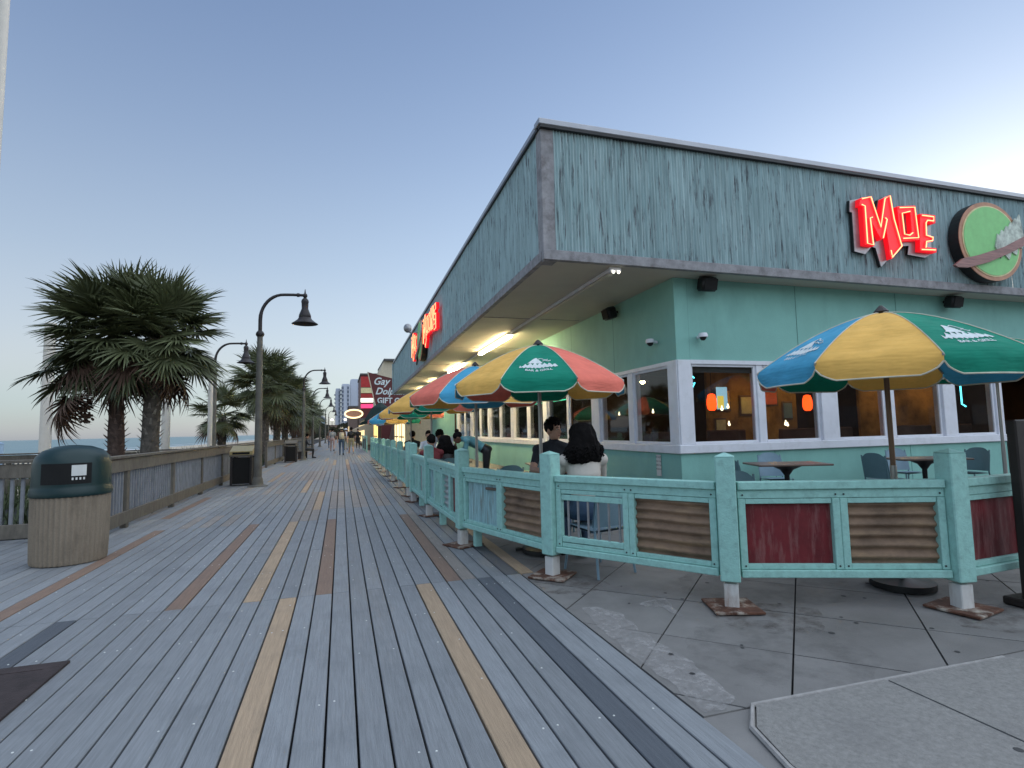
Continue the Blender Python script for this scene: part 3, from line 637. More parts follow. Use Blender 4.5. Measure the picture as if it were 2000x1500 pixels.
# ---- things fixed to the walls
def speaker(p, d, lab):
    p = Vector(p); t = thing('speaker', lab, 'speaker', p, 'black speakers under the eaves'); d = Vector(d); side = d.cross(Zv)
    b = MB(); M = Matrix((side, d, Zv)).transposed().to_4x4(); M.translation = p+d*.20-Zv*.02
    b.box((0, 0, 0), (.33, .22, .26), M @ Matrix.Rotation(-.22, 4, 'X'), ch=.04).build('cabinet', 'black', t, smooth=40)
    MB().box((0, .116, 0), (.27, .012, .20), M @ Matrix.Rotation(-.22, 4, 'X')).build('grille', 'black_matte', t)
    MB().beam(p-d*.02+Zv*.02, p+d*.16, .05, .05).build('bracket', 'black', t)
speaker(lw(2.2, 0, 3.93), out_, 'black speaker on the ocean-side wall just round the corner'); speaker((6.42, 8.56, 4.0), (0, -1, 0), 'black speaker under the eave beside the teal corner strip'); speaker((12.75, 8.56, 3.98), (0, -1, 0), 'black speaker under the eave below the oval sign')
def ucam(p, d, lab):
    p = Vector(p); t = thing('security_camera', lab, 'camera', p, 'white dome cameras'); d = Vector(d)
    MB().beam(p, p+d*.12, .05, .05, .008).build('arm', 'white_paint', t); q = p+d*.16
    MB().lathe([(.02, .06), (.07, .055), (.085, .02), (.085, -.02)], q, 16).build('housing', 'white_paint', t, smooth=40)
    MB().lathe([(.062, -.02), (.055, -.05), (.03, -.075), (.003, -.082)], q, 14).build('lens_dome', 'black', t, smooth=50)
ucam(lw(.62, 0, 3.02), out_, 'white dome camera on the ocean-side wall above the corner window'); ucam((6.3, 8.56, 3.02), (0, -1, 0), 'white dome camera on the street-side wall next to the corner strip')
MB_n = thing('notice', 'white paper notice with black lettering below the corner window', 'notice', lw(.73, .012, .65))
b = MB(); b.beam(lw(.66, .012, .65), lw(.82, .012, .65), .006, .40); b.build('sheet', 'paper', MB_n)
b = MB()
for i, (tx, sz) in enumerate((('DO NOT', .05), ('FEED THE', .04), ('BIRDS &', .05), ('PIGEONS', .045))):
    vs_, fs_ = text_mesh(tx, sz, align='CENTER'); b.add([lw(.74, .0165, .79-i*.075)-e_*v.x+Zv*v.y for v in vs_], fs_)
b.build('lettering', 'black_matte', MB_n)
# lit fluorescent fittings in a line under the soffit
def fix(u): return Vector((4.46+K*(u-8.1), u, 4.09))
for i, (a, c, lit) in enumerate(((8.3, 14.4, 0), (14.65, 18.4, 1), (21.3, 24.6, 1), (27.8, 30.4, 1), (33.3, 35.8, 1))):
    t = thing('strip_light', ('long unlit fluorescent fitting under the soffit corner' if not lit else 'lit fluorescent tube fitting under the soffit, %s from the corner' % ('first', 'second', 'third', 'fourth')[i-1]), 'light', fix(a), 'fluorescent fittings under the soffit')
    MB().beam(fix(a)+Zv*.008, fix(c)+Zv*.008, .16, .06, .01).build('housing', 'white_paint', t)
    if lit: MB().tube([fix(a+.06)-Zv*.05-Xv*.035, fix(c-.06)-Zv*.05-Xv*.035], .042, 8).tube([fix(a+.06)-Zv*.05+Xv*.035, fix(c-.06)-Zv*.05+Xv*.035], .042, 8).build('tube', 'tube_light', t, smooth=50)
    else: MB().beam(fix(a+.1)-Zv*.045, fix(c-.1)-Zv*.045, .11, .045, .015).build('diffuser', 'soffit', t)
t = thing('conduit', 'thin metal conduit running between the soffit lights', 'conduit', fix(18.6))
for a, c in ((18.4, 21.3), (24.6, 27.8), (30.4, 33.3)): MB().beam(fix(a), fix(c), .06, .05).build('run', 'white_paint', t)
t = thing('emergency_light', 'small white twin-head emergency light under the soffit corner', 'light', (4.46, 8.24, 4.06))
MB().box((4.46, 8.22, 4.085), (.22, .07, .07), ch=.01).build('case', 'white_paint', t)
for dx in (-.05, .05): MB().ell((4.46+dx, 8.18, 4.03), (.028, .03, .028), seg=10, rings=7).build('lamp_head', 'lit_white', t)
for u, z in ((9.9, 3.55), (17.5, 3.4)):
    t = thing('flood_lamp', 'round black flood lamp on the ocean-side wall, %s' % ('above the yellow and green umbrella' if u < 12 else 'further along towards the sign'), 'lamp', lw(u, 0, z))
    p = lw(u, .2, z); MB().tube([p+out_*.10-e_*.08, p+out_*.02-e_*.02, p-out_*.05+e_*.05], [.16, .17, .10], 16).build('head', 'dark_metal', t, smooth=40); MB().beam(lw(u, 0, z), p, .04, .04).build('bracket', 'white_paint', t)
MB_g = thing('roof_lamp', 'round lamp standing on the roof edge above the fascia letters', 'lamp', lw(20.5, .05, 6.46, Fc))
MB().ell(lw(20.5, .12, 6.78, Fc), (.22, .22, .24)).build('globe', 'steel', MB_g, smooth=60); MB().tube([lw(20.5, -.05, 6.46, Fc), lw(20.5, .05, 6.66, Fc)], .04, 8).build('stem', 'dark_metal', MB_g)

# ---- neon letters and oval sign
LM = [(9.67, 5.75), (9.95, 5.82), (10.14, 5.29), (10.28, 5.82), (10.48, 5.91), (10.54, 5.41), (10.69, 4.86), (10.37, 4.59), (10.29, 5.26), (10.15, 4.96), (9.94, 5.29), (9.95, 4.82), (9.71, 4.83), (9.72, 5.6), (9.65, 5.6)]
LO = [(10.64, 5.69), (11.14, 5.76), (11.18, 5.05), (10.66, 4.98)]; LOi = [(10.73, 5.55), (10.99, 5.61), (10.99, 5.2), (10.89, 5.11), (10.75, 5.14)]
LO = LO+[LO[0], LOi[0], LOi[4], LOi[3], LOi[2], LOi[1], LOi[0]]
LE = [(11.26, 5.6), (11.69, 5.61), (11.67, 5.44), (11.42, 5.45), (11.41, 5.15), (11.56, 5.14), (11.55, 5.06), (11.36, 5.03), (11.35, 4.91), (11.64, 4.91), (11.63, 4.82), (11.17, 4.82)]
TM = [[(9.7, 5.74), (9.93, 5.8), (10.13, 5.21), (10.3, 5.81), (10.44, 5.88), (10.5, 5.41), (10.65, 4.87), (10.37, 4.62), (10.35, 4.76)], [(9.68, 5.62), (9.76, 5.6), (9.75, 4.85), (9.9, 4.83), (9.87, 5.37), (9.93, 5.39)], [(10.17, 4.99), (10.31, 5.38), (10.27, 5.41)]]
TO = [[(10.68, 5.66), (11.09, 5.71), (11.13, 5.08), (10.71, 5.03)], [(10.95, 5.61), (10.73, 5.55), (10.75, 5.12), (10.89, 5.11), (10.98, 5.17)]]
TE = [[(11.28, 5.56), (11.6, 5.56), (11.59, 5.47), (11.42, 5.47), (11.37, 5.41), (11.35, 5.15), (11.53, 5.12), (11.51, 5.05), (11.34, 5.02), (11.31, 4.89)], [(11.19, 4.84), (11.57, 4.86)]]
BK = [(9.52, 5.74), (9.94, 5.85), (10.13, 5.42), (10.27, 5.83), (10.49, 5.94), (10.53, 5.69), (11.15, 5.77), (11.18, 5.62), (11.73, 5.64), (11.7, 5.44), (11.66, 4.83), (11.46, 4.73), (10.98, 4.76), (11.03, 4.95), (10.71, 4.9), (10.34, 4.56), (10.21, 4.45), (10.1, 4.83), (10.0, 4.85), (9.82, 4.68), (9.55, 4.72), (9.56, 5.5), (9.5, 5.51)]
def neon(name, lab, o, ax, n, letters, tubes, back=None):
    t = thing(name, lab, 'neon sign', o)
    if back: MB().prism(back, o, ax, Zv, .05).build('backing', 'black', t); MB().prism([(x+.012*(1 if x < 10.5 else -1), z) for x, z in back], o+n*.052, ax, Zv, .012).build('backing_face', 'steel', t)
    for L, T in zip(letters, tubes):
        c = MB().prism(L, o+n*.07, ax, Zv, .10).build('letter', 'sign_red', t)
        b = MB()
        for pl in T: b.tube([o+ax*x+Zv*z+n*.195 for x, z in pl], .011, 6)
        b.build('neon_tube', 'neon_orange', c)
        b = MB()
        for pl in T: b.tube([o+ax*x+Zv*z+n*.178 for x, z in pl], .020, 6)
        b.build('neon_glow', 'neon_red', c)
    return t
neon('neon_letters', 'red neon letters MOE on the street-side fascia', Vector((0, 8.03, 0)), Xv, Vector((0, -1, 0)), (LM, LO, LE), (TM, TO, TE), BK)
oL = lw(17.9+9.5, .03, 0, Fc)
neon('neon_letters', 'red neon letters MOE at the far end of the ocean-side fascia', oL, -e_, out_, (LM, LO, LE), (TM, TO, TE), BK)
def sc_l(pl, x, z, a, c): return [(x+p[0]*a, z+p[1]*c) for p in pl]
Nn = [(0, 0), (0, 1), (.3, 1), (.65, .45), (.65, 1), (.95, 1), (.95, 0), (.65, 0), (.3, .55), (.3, 0)]; Ss = [(0, 0), (1, 0), (1, .6), (.35, .6), (.35, .78), (1, .78), (1, 1), (0, 1), (0, .4), (.65, .4), (.65, .22), (0, .22)]
sh = lambda pl, dx: [(x+dx, z) for x, z in pl]
let = [LM, LO, sh(LO, .62), sc_l(Nn, 11.9, 4.95, .62, .85), sc_l(Ss, 12.62, 4.85, .5, .9)]; tub = [TM, TO, [sh(p, .62) for p in TO], [sc_l(Nn, 11.93, 4.98, .57, .79)], [sc_l(Ss, 12.65, 4.88, .45, .84)]]
neon('neon_letters', 'red neon letters MOONS on the ocean-side fascia next to the oval', lw(13.7+9.5, .03, 0, Fc), -e_, out_, let, tub, None)
def oval(o, ax, n, lab, sx=.97, sz=.86, board=True):
    t = thing('oval_sign', lab, 'sign', o); el = lambda a, c, N=48: [(a*math.cos(2*PI*k/N), c*math.sin(2*PI*k/N)) for k in range(N)]
    MB().prism(el(sx, sz), o, ax, Zv, .20).build('case', 'black', t); MB().prism(el(sx*.995, sz*.995), o+n*.202, ax, Zv, .012).build('rim', 'sign_rim', t)
    MB().prism(el(sx*.90, sz*.90), o+n*.216, ax, Zv, .008).build('inner_rim', 'sign_cream', t); f = MB().prism(el(sx*.865, sz*.865), o+n*.2265, ax, Zv, .006).build('face', 'sign_green', t)
    if board:
        bd = [(-1.27, -.62), (-1.0, -.46), (-.53, -.36), (.31, -.11), (1.11, .23), (1.29, .29), (1.26, .11), (.59, -.18), (-.24, -.49), (-.88, -.65), (-1.18, -.66)]
        MB().prism(bd, o+n*.238, ax, Zv, .05).build('surfboard', 'board_brown', t)
        sp = [(.05, -.12)]+[(.05+.075*i+.03*(i % 2), .02+.05*i+.10*(i % 2)) for i in range(1, 12)]+[(1.0, .05), (.9, -.1), (.78, -.06), (.7, -.26), (.55, -.2), (.45, -.38), (.3, -.26), (.2, -.36)]
        MB().prism(sp, o+n*.232, ax, Zv, .025).build('spray', 'spray', t)
oval(Vector((13.22, 8.03, 5.17)), Xv, Vector((0, -1, 0)), 'green oval sign with a brown surfboard on the street-side fascia'); oval(lw(14.45, .03, 5.15, Fc), -e_, out_, 'oval sign between the neon words on the ocean-side fascia', .9, .86)

# ================================================================== PATIO FENCE
pyr = MB().box((0, 0, .60), (.145, .145, 1.05), ch=.008)
pyr.add([(-.0725, -.0725, 1.126), (.0725, -.0725, 1.126), (.0725, .0725, 1.126), (-.0725, .0725, 1.126), (0, 0, 1.162)], [(0, 1, 4), (1, 2, 4), (2, 3, 4), (3, 0, 4)])
POST = pyr.mesh('post', 'teal'); LEG = MB().box((0, 0, .10), (.105, .105, .22), ch=.006).mesh('post_leg', 'post_white'); PLATE = MB().box((0, 0, .010), (.36, .36, .02), ch=.004).mesh('base_plate', 'rust_plate')
PLATE_S = MB().box((0, 0, .010), (.26, .26, .018), ch=.004).mesh('base_plate', 'rust_plate')
def fpost(f, x, y, a, plate=PLATE):
    p = inst('post', POST, f, (x, y, .14), (0, 0, a)); p.scale = (1, 1, .90)
    l = inst('post_leg', LEG, p, (0, 0, 0)); l.location = (0, 0, -.155); q = inst('base_plate', plate, p, (0, 0, 0)); q.location = (0, 0, -.152); q.rotation_euler = (0, 0, .35); return p
def corr_panel(p0, p1, z0, z1, horiz, m, amp=.011, wl=.072, seed=0):
    L = (p1-p0).length; d = (p1-p0)/L; n = Vector((-d.y, d.x, 0)); b = MB()
    nu, nv = (10, max(8, int((z1-z0)/wl*7))) if horiz else (max(8, int(L/wl*7)), 6)
    def fn(s, t):
        q = s*L; z = lerp(z0, z1, t); ph = (z if horiz else q)+.012*noise.noise((q*3, z*3, seed))
        return p0+d*q+Zv*z+n*(amp*math.sin(ph*2*PI/wl)+.004*noise.noise((q*2.5, z*2.5, seed+1)))
    b.sheet(fn, nu, nv); return b.build
FZ0, FZ1 = .235, .955
def fence_bay(f, A, C, kinds, zt=(FZ1, FZ1), zb=(FZ0, FZ0), seed=0):
    """top rail, bottom rail, stiles, frames and panels of one bay between two posts"""
    A = Vector((*A, 0)); C = Vector((*C, 0)); d = (C-A); L = d.length; d.normalize(); n = Vector((-d.y, d.x, 0)); a = A+d*.075; c = C-d*.075; L -= .15
    zf = lambda s: (lerp(zt[0], zt[1], s/L), lerp(zb[0], zb[1], s/L))
    MB().beam(a+Zv*(zt[0]-.03), c+Zv*(zt[1]-.03), .095, .06, .005).build('top_rail', 'teal', f)
    MB().beam(a+Zv*(zt[0]-.095)-n*.002, c+Zv*(zt[1]-.095)-n*.002, .045, .066, .004).build('under_rail', 'teal', f)
    MB().beam(a+Zv*(zb[0]+.028), c+Zv*(zb[1]+.028), .095, .056, .005).build('bottom_rail', 'teal', f)
    N = len(kinds); w_ = L/N
    for i, kd in enumerate(kinds):
        s0 = i*w_; s1 = (i+1)*w_
        t0, b0 = zf(s0); t1, b1 = zf(s1)
        for s, q in ((s0+.028, 0), (s1-.028, 1)):
            t_, b_ = zf(s); MB().beam(a+d*s+Zv*(b_+.058), a+d*s+Zv*(t_-.130), .054, .06, .004, up=tuple(n)).build('stile', 'teal', f)
        pa = a+d*(s0+.058); pc = a+d*(s1-.058); zz0 = min(b0, b1)+.06; zz1 = max(t0, t1)-.125
        zlo = max(b0, b1)+.058; zhi = min(t0, t1)-.130
        # inner beads
        if kd != 'open':
            MB().beam(pa+Zv*(b0+.078)-n*.004, pc+Zv*(b1+.078)-n*.004, .035, .038, .003).build('bead', 'teal', f); MB().beam(pa+Zv*(t0-.150)-n*.004, pc+Zv*(t1-.150)-n*.004, .035, .038, .003).build('bead', 'teal', f)
        m = {'rust': ('rust_brown', True, .017, .080), 'red': ('rust_red', False, .005, .16), 'teal': ('teal_worn', False, .008, .07), 'silver': ('silver_sheet', False, .014, .08), 'silverh': ('silver_sheet', True, .014, .08), 'redp': ('rust_red', False, .002, .2)}.get(kd)
        if m: corr_panel(pa+n*.014-d*.028, pc+n*.014+d*.028, zz0+.0, zz1-.0, m[1], m[0], m[2], m[3], seed+i)('panel', m[0], f, smooth=70)
        if kd == 'bars':
            MB().beam(pa+Zv*(t0-.205), pc+Zv*(t1-.205), .04, .05, .004).build('bar_rail', 'teal', f); MB().beam(pa+Zv*(b0+.13), pc+Zv*(b1+.13), .04, .05, .004).build('bar_rail', 'teal', f)
            nb = 6
            for k in range(nb):
                s = (k+.6)/nb; p = lerp(pa, pc, s); MB().tube([p+Zv*(lerp(b0, b1, s)+.145), p+Zv*(lerp(t0, t1, s)-.21)], .011, 7).build('bar', 'steel', f)
        if kd == 'slats':
            nb = max(3, int((pc-pa).length/.13))
            for k in range(nb):
                p = lerp(pa, pc, (k+.5)/nb); MB().beam(p+Zv*(zlo-.01), p+Zv*(zhi+.01), .03, .05, .003, up=tuple(n)).build('slat', 'teal', f)
F = thing('patio_fence', 'teal timber patio fence curving round the corner with rusty corrugated panels', 'fence', (1.93, 5.0, 0))
Q = [(1.40, 9.22), (1.43, 6.72), (1.93, 5.0), (2.87, 3.64), (4.40, 3.01), (6.1, 3.12), (7.8, 3.5)]
for i, (x, y) in enumerate(Q):
    p = Q[max(0, i-1)]; q = Q[min(len(Q)-1, i+1)]; fpost(F, x, y, math.atan2(q[1]-p[1], q[0]-p[0]), PLATE if 1 <= i < 6 else PLATE_S)
for i, kd in enumerate([('teal', 'slats', 'silverh', 'redp'), ('teal', 'rust'), ('bars', 'rust'), ('red', 'rust'), ('red', 'rust'), ('rust', 'teal')]): fence_bay(F, Q[i], Q[i+1], kd, seed=i*5)
fpost(F, 1.39, 11.2, PI/2, PLATE_S); fence_bay(F, (1.39, 11.2), Q[0], ('teal', 'slats', 'silver', 'slats'), seed=31)
for x, y in ((1.52, 6.35), (1.40, 8.0), (1.40, 10.2)): MB().box((x+.03, y+.1, .145), (.09, .09, .22), ch=.006).build('stub_leg', 'teal', F)
for i in range(6):
    A_ = Vector((*Q[i], 0)); C_ = Vector((*Q[i+1], 0)); d_ = (C_-A_).normalized(); n_ = Vector((-d_.y, d_.x, 0)); b = MB()
    for s_ in (.11, .5*(C_-A_).length-.03, .5*(C_-A_).length+.03, (C_-A_).length-.11):
        for z_ in (FZ1-.10, FZ0+.085): b.ell(A_+d_*s_-n_*(.031 if z_ > .5 else .033)+Zv*z_, (.007, .007, .007), seg=8, rings=5)
    b.build('bolts', 'dark_metal', F, kind='stuff')
F2 = thing('patio_fence', 'teal slatted fence running along the boardwalk beyond the patio opening', 'fence', (1.42, 12.2, 0))
Q2 = [(1.42+.004*i, 12.2+1.95*i) for i in range(9)]
for i, (x, y) in enumerate(Q2): fpost(F2, x, y, PI/2, PLATE_S)
for i in range(8): fence_bay(F2, Q2[i+1], Q2[i], ('slats', 'slats') if i % 3 else ('slats', 'silver'), seed=50+i)

# ================================================================== UMBRELLAS
CO = ['umb_coral', 'umb_blue', 'umb_yellow', 'umb_green']
def canopy(R, th0, th1, r_, t):
    """r_ 0..1 from crown to rim, t 0..1 across the gore"""
    th = lerp(th0, th1, t); mid = (th0+th1)/2; half = (th1-th0)/2
    rr = R*r_*(math.cos(half)/math.cos(th-mid))**.75
    z = .47*R*(1-r_**1.6)
    return rr*math.cos(th), rr*math.sin(th), z
def umb(label, loc, R, zr, rot, group='patio umbrellas', logo=True, polem='metal_pole', colours=None, lower='metal_pole'):
    """zr: height of the rim; rot: angle of the middle of the first (coral) gore"""
    t = thing('patio_umbrella', label, 'umbrella', loc, group); o = Vector(loc); rr = random.Random(len(label))
    N = 8; val = .135*R
    for i in range(N):
        th0 = rot+(i-.5)*2*PI/N; th1 = th0+2*PI/N; b = MB(); nu, nv = 14, 12; ph = rr.uniform(0, 6)
        def fn(s, q):
            # s: 0..1 down the gore then the valance
            if s <= .80:
                r_ = s/.80; x, y, z = canopy(R, th0, th1, max(r_, .02), q)
                w_ = math.sin(PI*q)*r_; z += w_*(.010*math.sin(r_*19+ph+2*math.sin(q*4+ph))+.022*noise.noise((q*3, r_*6, i+ph))) - .035*w_*(1-r_)
            else:
                k = (s-.80)/.20; x, y, z = canopy(R, th0, th1, 1, q); edge = min(q, 1-q); sc_ = min(1, (edge/.16))**.55
                z -= val*k*(.34+.66*sc_); f_ = 1+.012*k*math.sin(q*9+ph); x *= f_; y *= f_
            return o+Vector((x, y, zr+z))
        b.sheet(fn, nu, nv); g_ = b.build('canopy_panel', CO[i % 4], t, smooth=50)
        ring = [fn(1, q/24)+Vector((0, 0, -.001)) for q in range(25)]
        MB().tube(ring, .0065, 5).build('piping', 'piping', g_)
        MB().tube([fn(s/10*.8, .0)+Zv*.003 for s in range(0, 11)], .005, 4).build('seam', 'piping', g_)
        if logo and CO[i % 4] in ('umb_blue', 'umb_green'):
            lb = MB()
            def onp(lx, ly, off=.004):   # logo coordinates -1..1 to the gore
                q = .5+lx*.33; s = .80*(.755-ly*.19); p = fn(s, q); u_ = fn(s, min(q+.02, 1))-fn(s, q); v_ = fn(s+.02, q)-p; n_ = v_.cross(u_).normalized()
                if n_.z < 0: n_ = -n_
                return p+n_*off
            def strip(top, bot, n=24):
                vs = []
                for k in range(n+1):
                    x = lerp(-1, 1, k/n); a_, c_ = top(x), bot(x)
                    for j in range(4): vs.append(onp(x, lerp(c_, a_, j/3)))
                lb.add(vs, [(k*4+j, k*4+4+j, k*4+5+j, k*4+1+j) for k in range(n) for j in range(3)])
            strip(lambda x: .05+.12*math.sin(x*23)-.25*abs(x)**3, lambda x: -.32-.06*math.sin(x*31))
            strip(lambda x: .10+max(0, .75-1.7*abs(x+.18)) if x < .2 else .10, lambda x: .10)
            for k in range(9): lb.tube([onp(.25+.07*j, .32+.05*math.sin(j)) for j in range(8)], .006, 4) if k == 0 else None
            lb.tube([onp(-.1+.1*j, .62-.10*abs(j-3)/3+.1*math.sin(j*.9)) for j in range(8)], .005, 4)
            vs_, fs_ = text_mesh('BAR & GRILL', .24, align='CENTER', bold=.006); lb.add([onp(v.x, -.62+v.y) for v in vs_], fs_)
            lb.build('logo', 'logo', g_)
        a = th0; MB().tube([o+Vector((.03*math.cos(a), .03*math.sin(a), zr+.465*R-.03)), fn(.4, 0)-Zv*.02, fn(.8, 0)-Zv*.012], .009, 5).build('rib', 'metal_pole', t)
        m_ = fn(.42, 0)-Zv*.03; MB().tube([o+Vector((.03*math.cos(a), .03*math.sin(a), zr+.12)), m_], .007, 5).build('strut', 'metal_pole', t)
    MB().tube([o+Zv*(1.0), o+Zv*(zr+.455*R)], .021, 10).build('pole', polem, t, smooth=50); MB().tube([o+Zv*.06, o+Zv*1.02], .026, 10).build('pole_sleeve', lower, t, smooth=50)
    MB().lathe([(.045, 0), (.06, .02), (.035, .05), (.012, .075)], o+Zv*(zr+.47*R-.005), 12).build('finial', 'dark_metal', t)
    MB().lathe([(.24, 0), (.24, .05), (.08, .07), (.04, .10)], o+Zv*.004, 20).build('base', 'black', t, smooth=35)
    return t
AZ = -PI/2
U8 = PI/4
def face(idx, loc, extra=0):   # angle so that gore idx (0 coral,1 blue,2 yellow,3 green) faces the camera
    a = math.atan2(-loc[1], -loc[0]); return a-idx*U8+extra
umb('umbrella with a green logo panel between yellow and coral ones, over the seated couple', (2.21, 6.0, 0), 1.0, 1.905, face(3, (2.21, 6.0)))
umb('umbrella with a yellow panel between blue and green logo panels, beside the rusty fence bays', (4.55, 3.58, 0), 1.04, 1.86, face(2, (4.55, 3.58), -.06), polem='wood_pole')
umb('umbrella with blue and yellow panels half hidden behind the nearer street-side one', (9.55, 5.75, 0), 1.04, 2.15, face(2, (9.55, 5.75), .1))
umb('umbrella with a coral panel beside a blue logo panel, next along the boardwalk', (1.99, 8.25, 0), 1.02, 1.91, face(1, (1.99, 8.25), -.12))
umb('umbrella showing a golden yellow panel beside the waiter', (2.03, 12.9, 0), 1.04, 1.97, face(3, (2.03, 12.9), .05), logo=False)
umb('umbrella showing a bright yellow panel past the patio opening', (2.02, 16.8, 0), 1.04, 1.93, face(3, (2.02, 16.8), .1), logo=False)
umb('umbrella showing a pale blue panel, last of the boardwalk row', (1.95, 21.5, 0), 1.04, 1.84, face(2, (1.95, 21.5), .1), logo=False)

# ================================================================== TABLES AND CHAIRS
def table_proto():
    t = thing('cafe_table', 'x', 'table', (0, 0, 0), 'patio tables')
    MB().box((0, 0, .735), (1.15, .75, .03), ch=.008).build('table_top', 'table_top', t)
    MB().lathe([(.30, .72), (.26, .715), (.10, .64), (.04, .55), (.035, .10), (.06, .06)], (0, 0, 0), 16).build('pedestal', 'black', t, smooth=40)
    for k in range(4): a = PI/4+k*PI/2; MB().beam((.03*math.cos(a), .03*math.sin(a), .05), (.34*math.cos(a), .34*math.sin(a), .02), .06, .03).build('foot', 'black', t)
    return t
def chair_proto(m):
    t = thing('patio_chair', 'x', 'chair', (0, 0, 0), 'plastic patio chairs')
    def seat(s, q):
        x = lerp(-.22, .22, s); y = lerp(-.22, .22, q); return Vector((x*(1+.06*math.cos(q*PI)), y, .45-.025*math.sin(PI*s)*math.sin(PI*q)-.015*(1-q)))
    b = MB(); b.sheet(seat, 8, 8); b.sheet(lambda s, q: seat(s, q)-Zv*.02, 8, 8); b.build('seat', m, t, smooth=60)
    def back(s, q):
        x = lerp(-.215, .215, s); z = lerp(.46, .88, q); rd = 1-.20*max(0, (q-.7)/.3)**2
        zz = z-.06*max(0, q-.6)/.4*abs(2*s-1)**3; return Vector((x*rd, -.20-.07*q-.03*math.sin(PI*s), zz))
    b = MB(); b.sheet(back, 8, 8); b.sheet(lambda s, q: back(s, q)+Vector((0, .018, 0)), 8, 8); b.build('backrest', m, t, smooth=60)
    for sx in (-1, 1):
        MB().tube([(sx*.19, .18, .44), (sx*.23, .24, .004)], .013, 7).build('leg', m, t); MB().tube([(sx*.20, -.26, .84), (sx*.20, -.20, .44), (sx*.23, -.27, .004)], .013, 7).build('leg', m, t)
    return t
tp = table_proto(); cp = chair_proto('chair_blue'); cq = chair_proto('chair_pale')
tabs = [((2.25, 6.05, 0), .45, 'table under the green-panelled umbrella where the couple sits'), ((7.0, 7.35, 0), -.35, 'dark empty table below the street-side corner windows'), ((9.75, 7.1, 0), -.35, 'dark empty table below the middle street-side windows'), ((3.7, 9.6, 0), 1.4, 'empty table behind the couple, next to the ocean-side wall'), ((2.1, 8.4, 0), 1.5, 'table under the coral and blue umbrella'), ((2.05, 11.75, 0), .1, 'table the waiter leans over'), ((4.6, 4.4, 0), .3, 'table behind the red fence panel'), ((2.15, 16.6, 0), 1.5, 'table past the patio opening')]
for i, (p, r, l) in enumerate(tabs):
    if i: copy_tree(tp, p, r, l)
tp.location = tabs[0][0]; tp.rotation_euler = (0, 0, tabs[0][1]); tp['label'] = tabs[0][2]
chs = [(cq, (2.42, 5.02, 0), .25, 'pale blue chair the long-haired person sits on'), (cp, (2.72, 6.75, 0), 2.9, 'blue chair the dark-shirted person sits on'), (cq, (7.35, 7.95, 0), PI-.3, 'pale blue chair between a dark table and the corner window wall'), (cp, (6.15, 7.5, 0), -1.3, 'dark blue chair with a rounded back facing the corner table'), (cp, (3.55, 8.35, 0), -.3, 'blue chair by the ocean-side wall near the notice'), (cq, (10.2, 7.75, 0), PI-.2, 'pale blue chair behind the middle dark table'), (cp, (11.0, 7.2, 0), 1.6, 'blue chair at the end of the middle dark table'), (cp, (4.4, 9.9, 0), 1.5, 'blue chair beside the empty wall table'), (cp, (3.0, 8.5, 0), .2, 'blue chair drawn up to the coral umbrella table'), (cp, (2.35, 8.0, 0), .1, 'blue chair with its back to the couple'), (cp, (1.70, 10.6, 0), .1, 'blue chair the seated pair shares, nearer the fence'), (cp, (4.2, 4.95, 0), PI-.2, 'blue chair behind the red fence panel'), (cp, (1.99, 10.75, 0), .1, 'blue chair under the long dark hair'), (cp, (8.7, 7.0, 0), -1.5, 'blue chair turned away from the corner table')]
for k, (pr, p, r, l) in enumerate(chs):
    if k in (0, 1): pr.location = p; pr.rotation_euler = (0, 0, r); pr['label'] = l
    else: copy_tree(pr, p, r, l)

# ================================================================== STREET FURNITURE
# ---- green-domed trash can
tc_ = (-2.99, 7.70, 0); T = thing('trash_can', 'tan ribbed trash can with dark green domed lid beside the railing', 'trash can', tc_)
def flute(a): return .008*math.cos(a*44)
b = MB(); seg = 264; prof = [(.345, .0), (.352, .03), (.362, .35), (.366, .78)]
b.add([(tc_[0]+(r+flute(2*PI*k/seg))*math.cos(2*PI*k/seg), tc_[1]+(r+flute(2*PI*k/seg))*math.sin(2*PI*k/seg), z+.01) for r, z in prof for k in range(seg)], [(i*seg+k, i*seg+(k+1) % seg, (i+1)*seg+(k+1) % seg, (i+1)*seg+k) for i in range(3) for k in range(seg)])
b.build('body', 'can_base', T, smooth=60); MB().lathe([(.33, 0), (.335, .02)], (tc_[0], tc_[1], .003), 40).build('foot_ring', 'dark_metal', T)
MB().lathe([(.34, .74), (.385, .76), (.392, .79), (.384, .81), (.384, .835), (.375, .85), (.372, .88), (.366, 1.12), (.345, 1.20), (.28, 1.27), (.17, 1.315), (.05, 1.33), (.001, 1.331)], tc_, 48).build('dome_lid', 'can_green', T, smooth=40)
ca = math.atan2(-tc_[1], -tc_[0])-.05
def arcp(a0, a1, z0, z1, r): return lambda s, t: Vector((tc_[0]+r*math.cos(lerp(a0, a1, s)), tc_[1]+r*math.sin(lerp(a0, a1, s)), lerp(z0, z1, t)))
b = MB(); b.sheet(arcp(ca-.78, ca+.52, .90, 1.13, .3735), 14, 3); b.build('opening', 'black_matte', T)
b = MB(); b.sheet(arcp(ca+.02, ca+.38, .99, 1.11, .377), 6, 1); b.build('decal', 'paper', T)
b = MB()
for k in range(4): b.sheet(arcp(ca+.03+.09*k, ca+.075+.09*k, .945, .972, .378), 2, 1)
b.build('decal_lettering', 'paper', T)
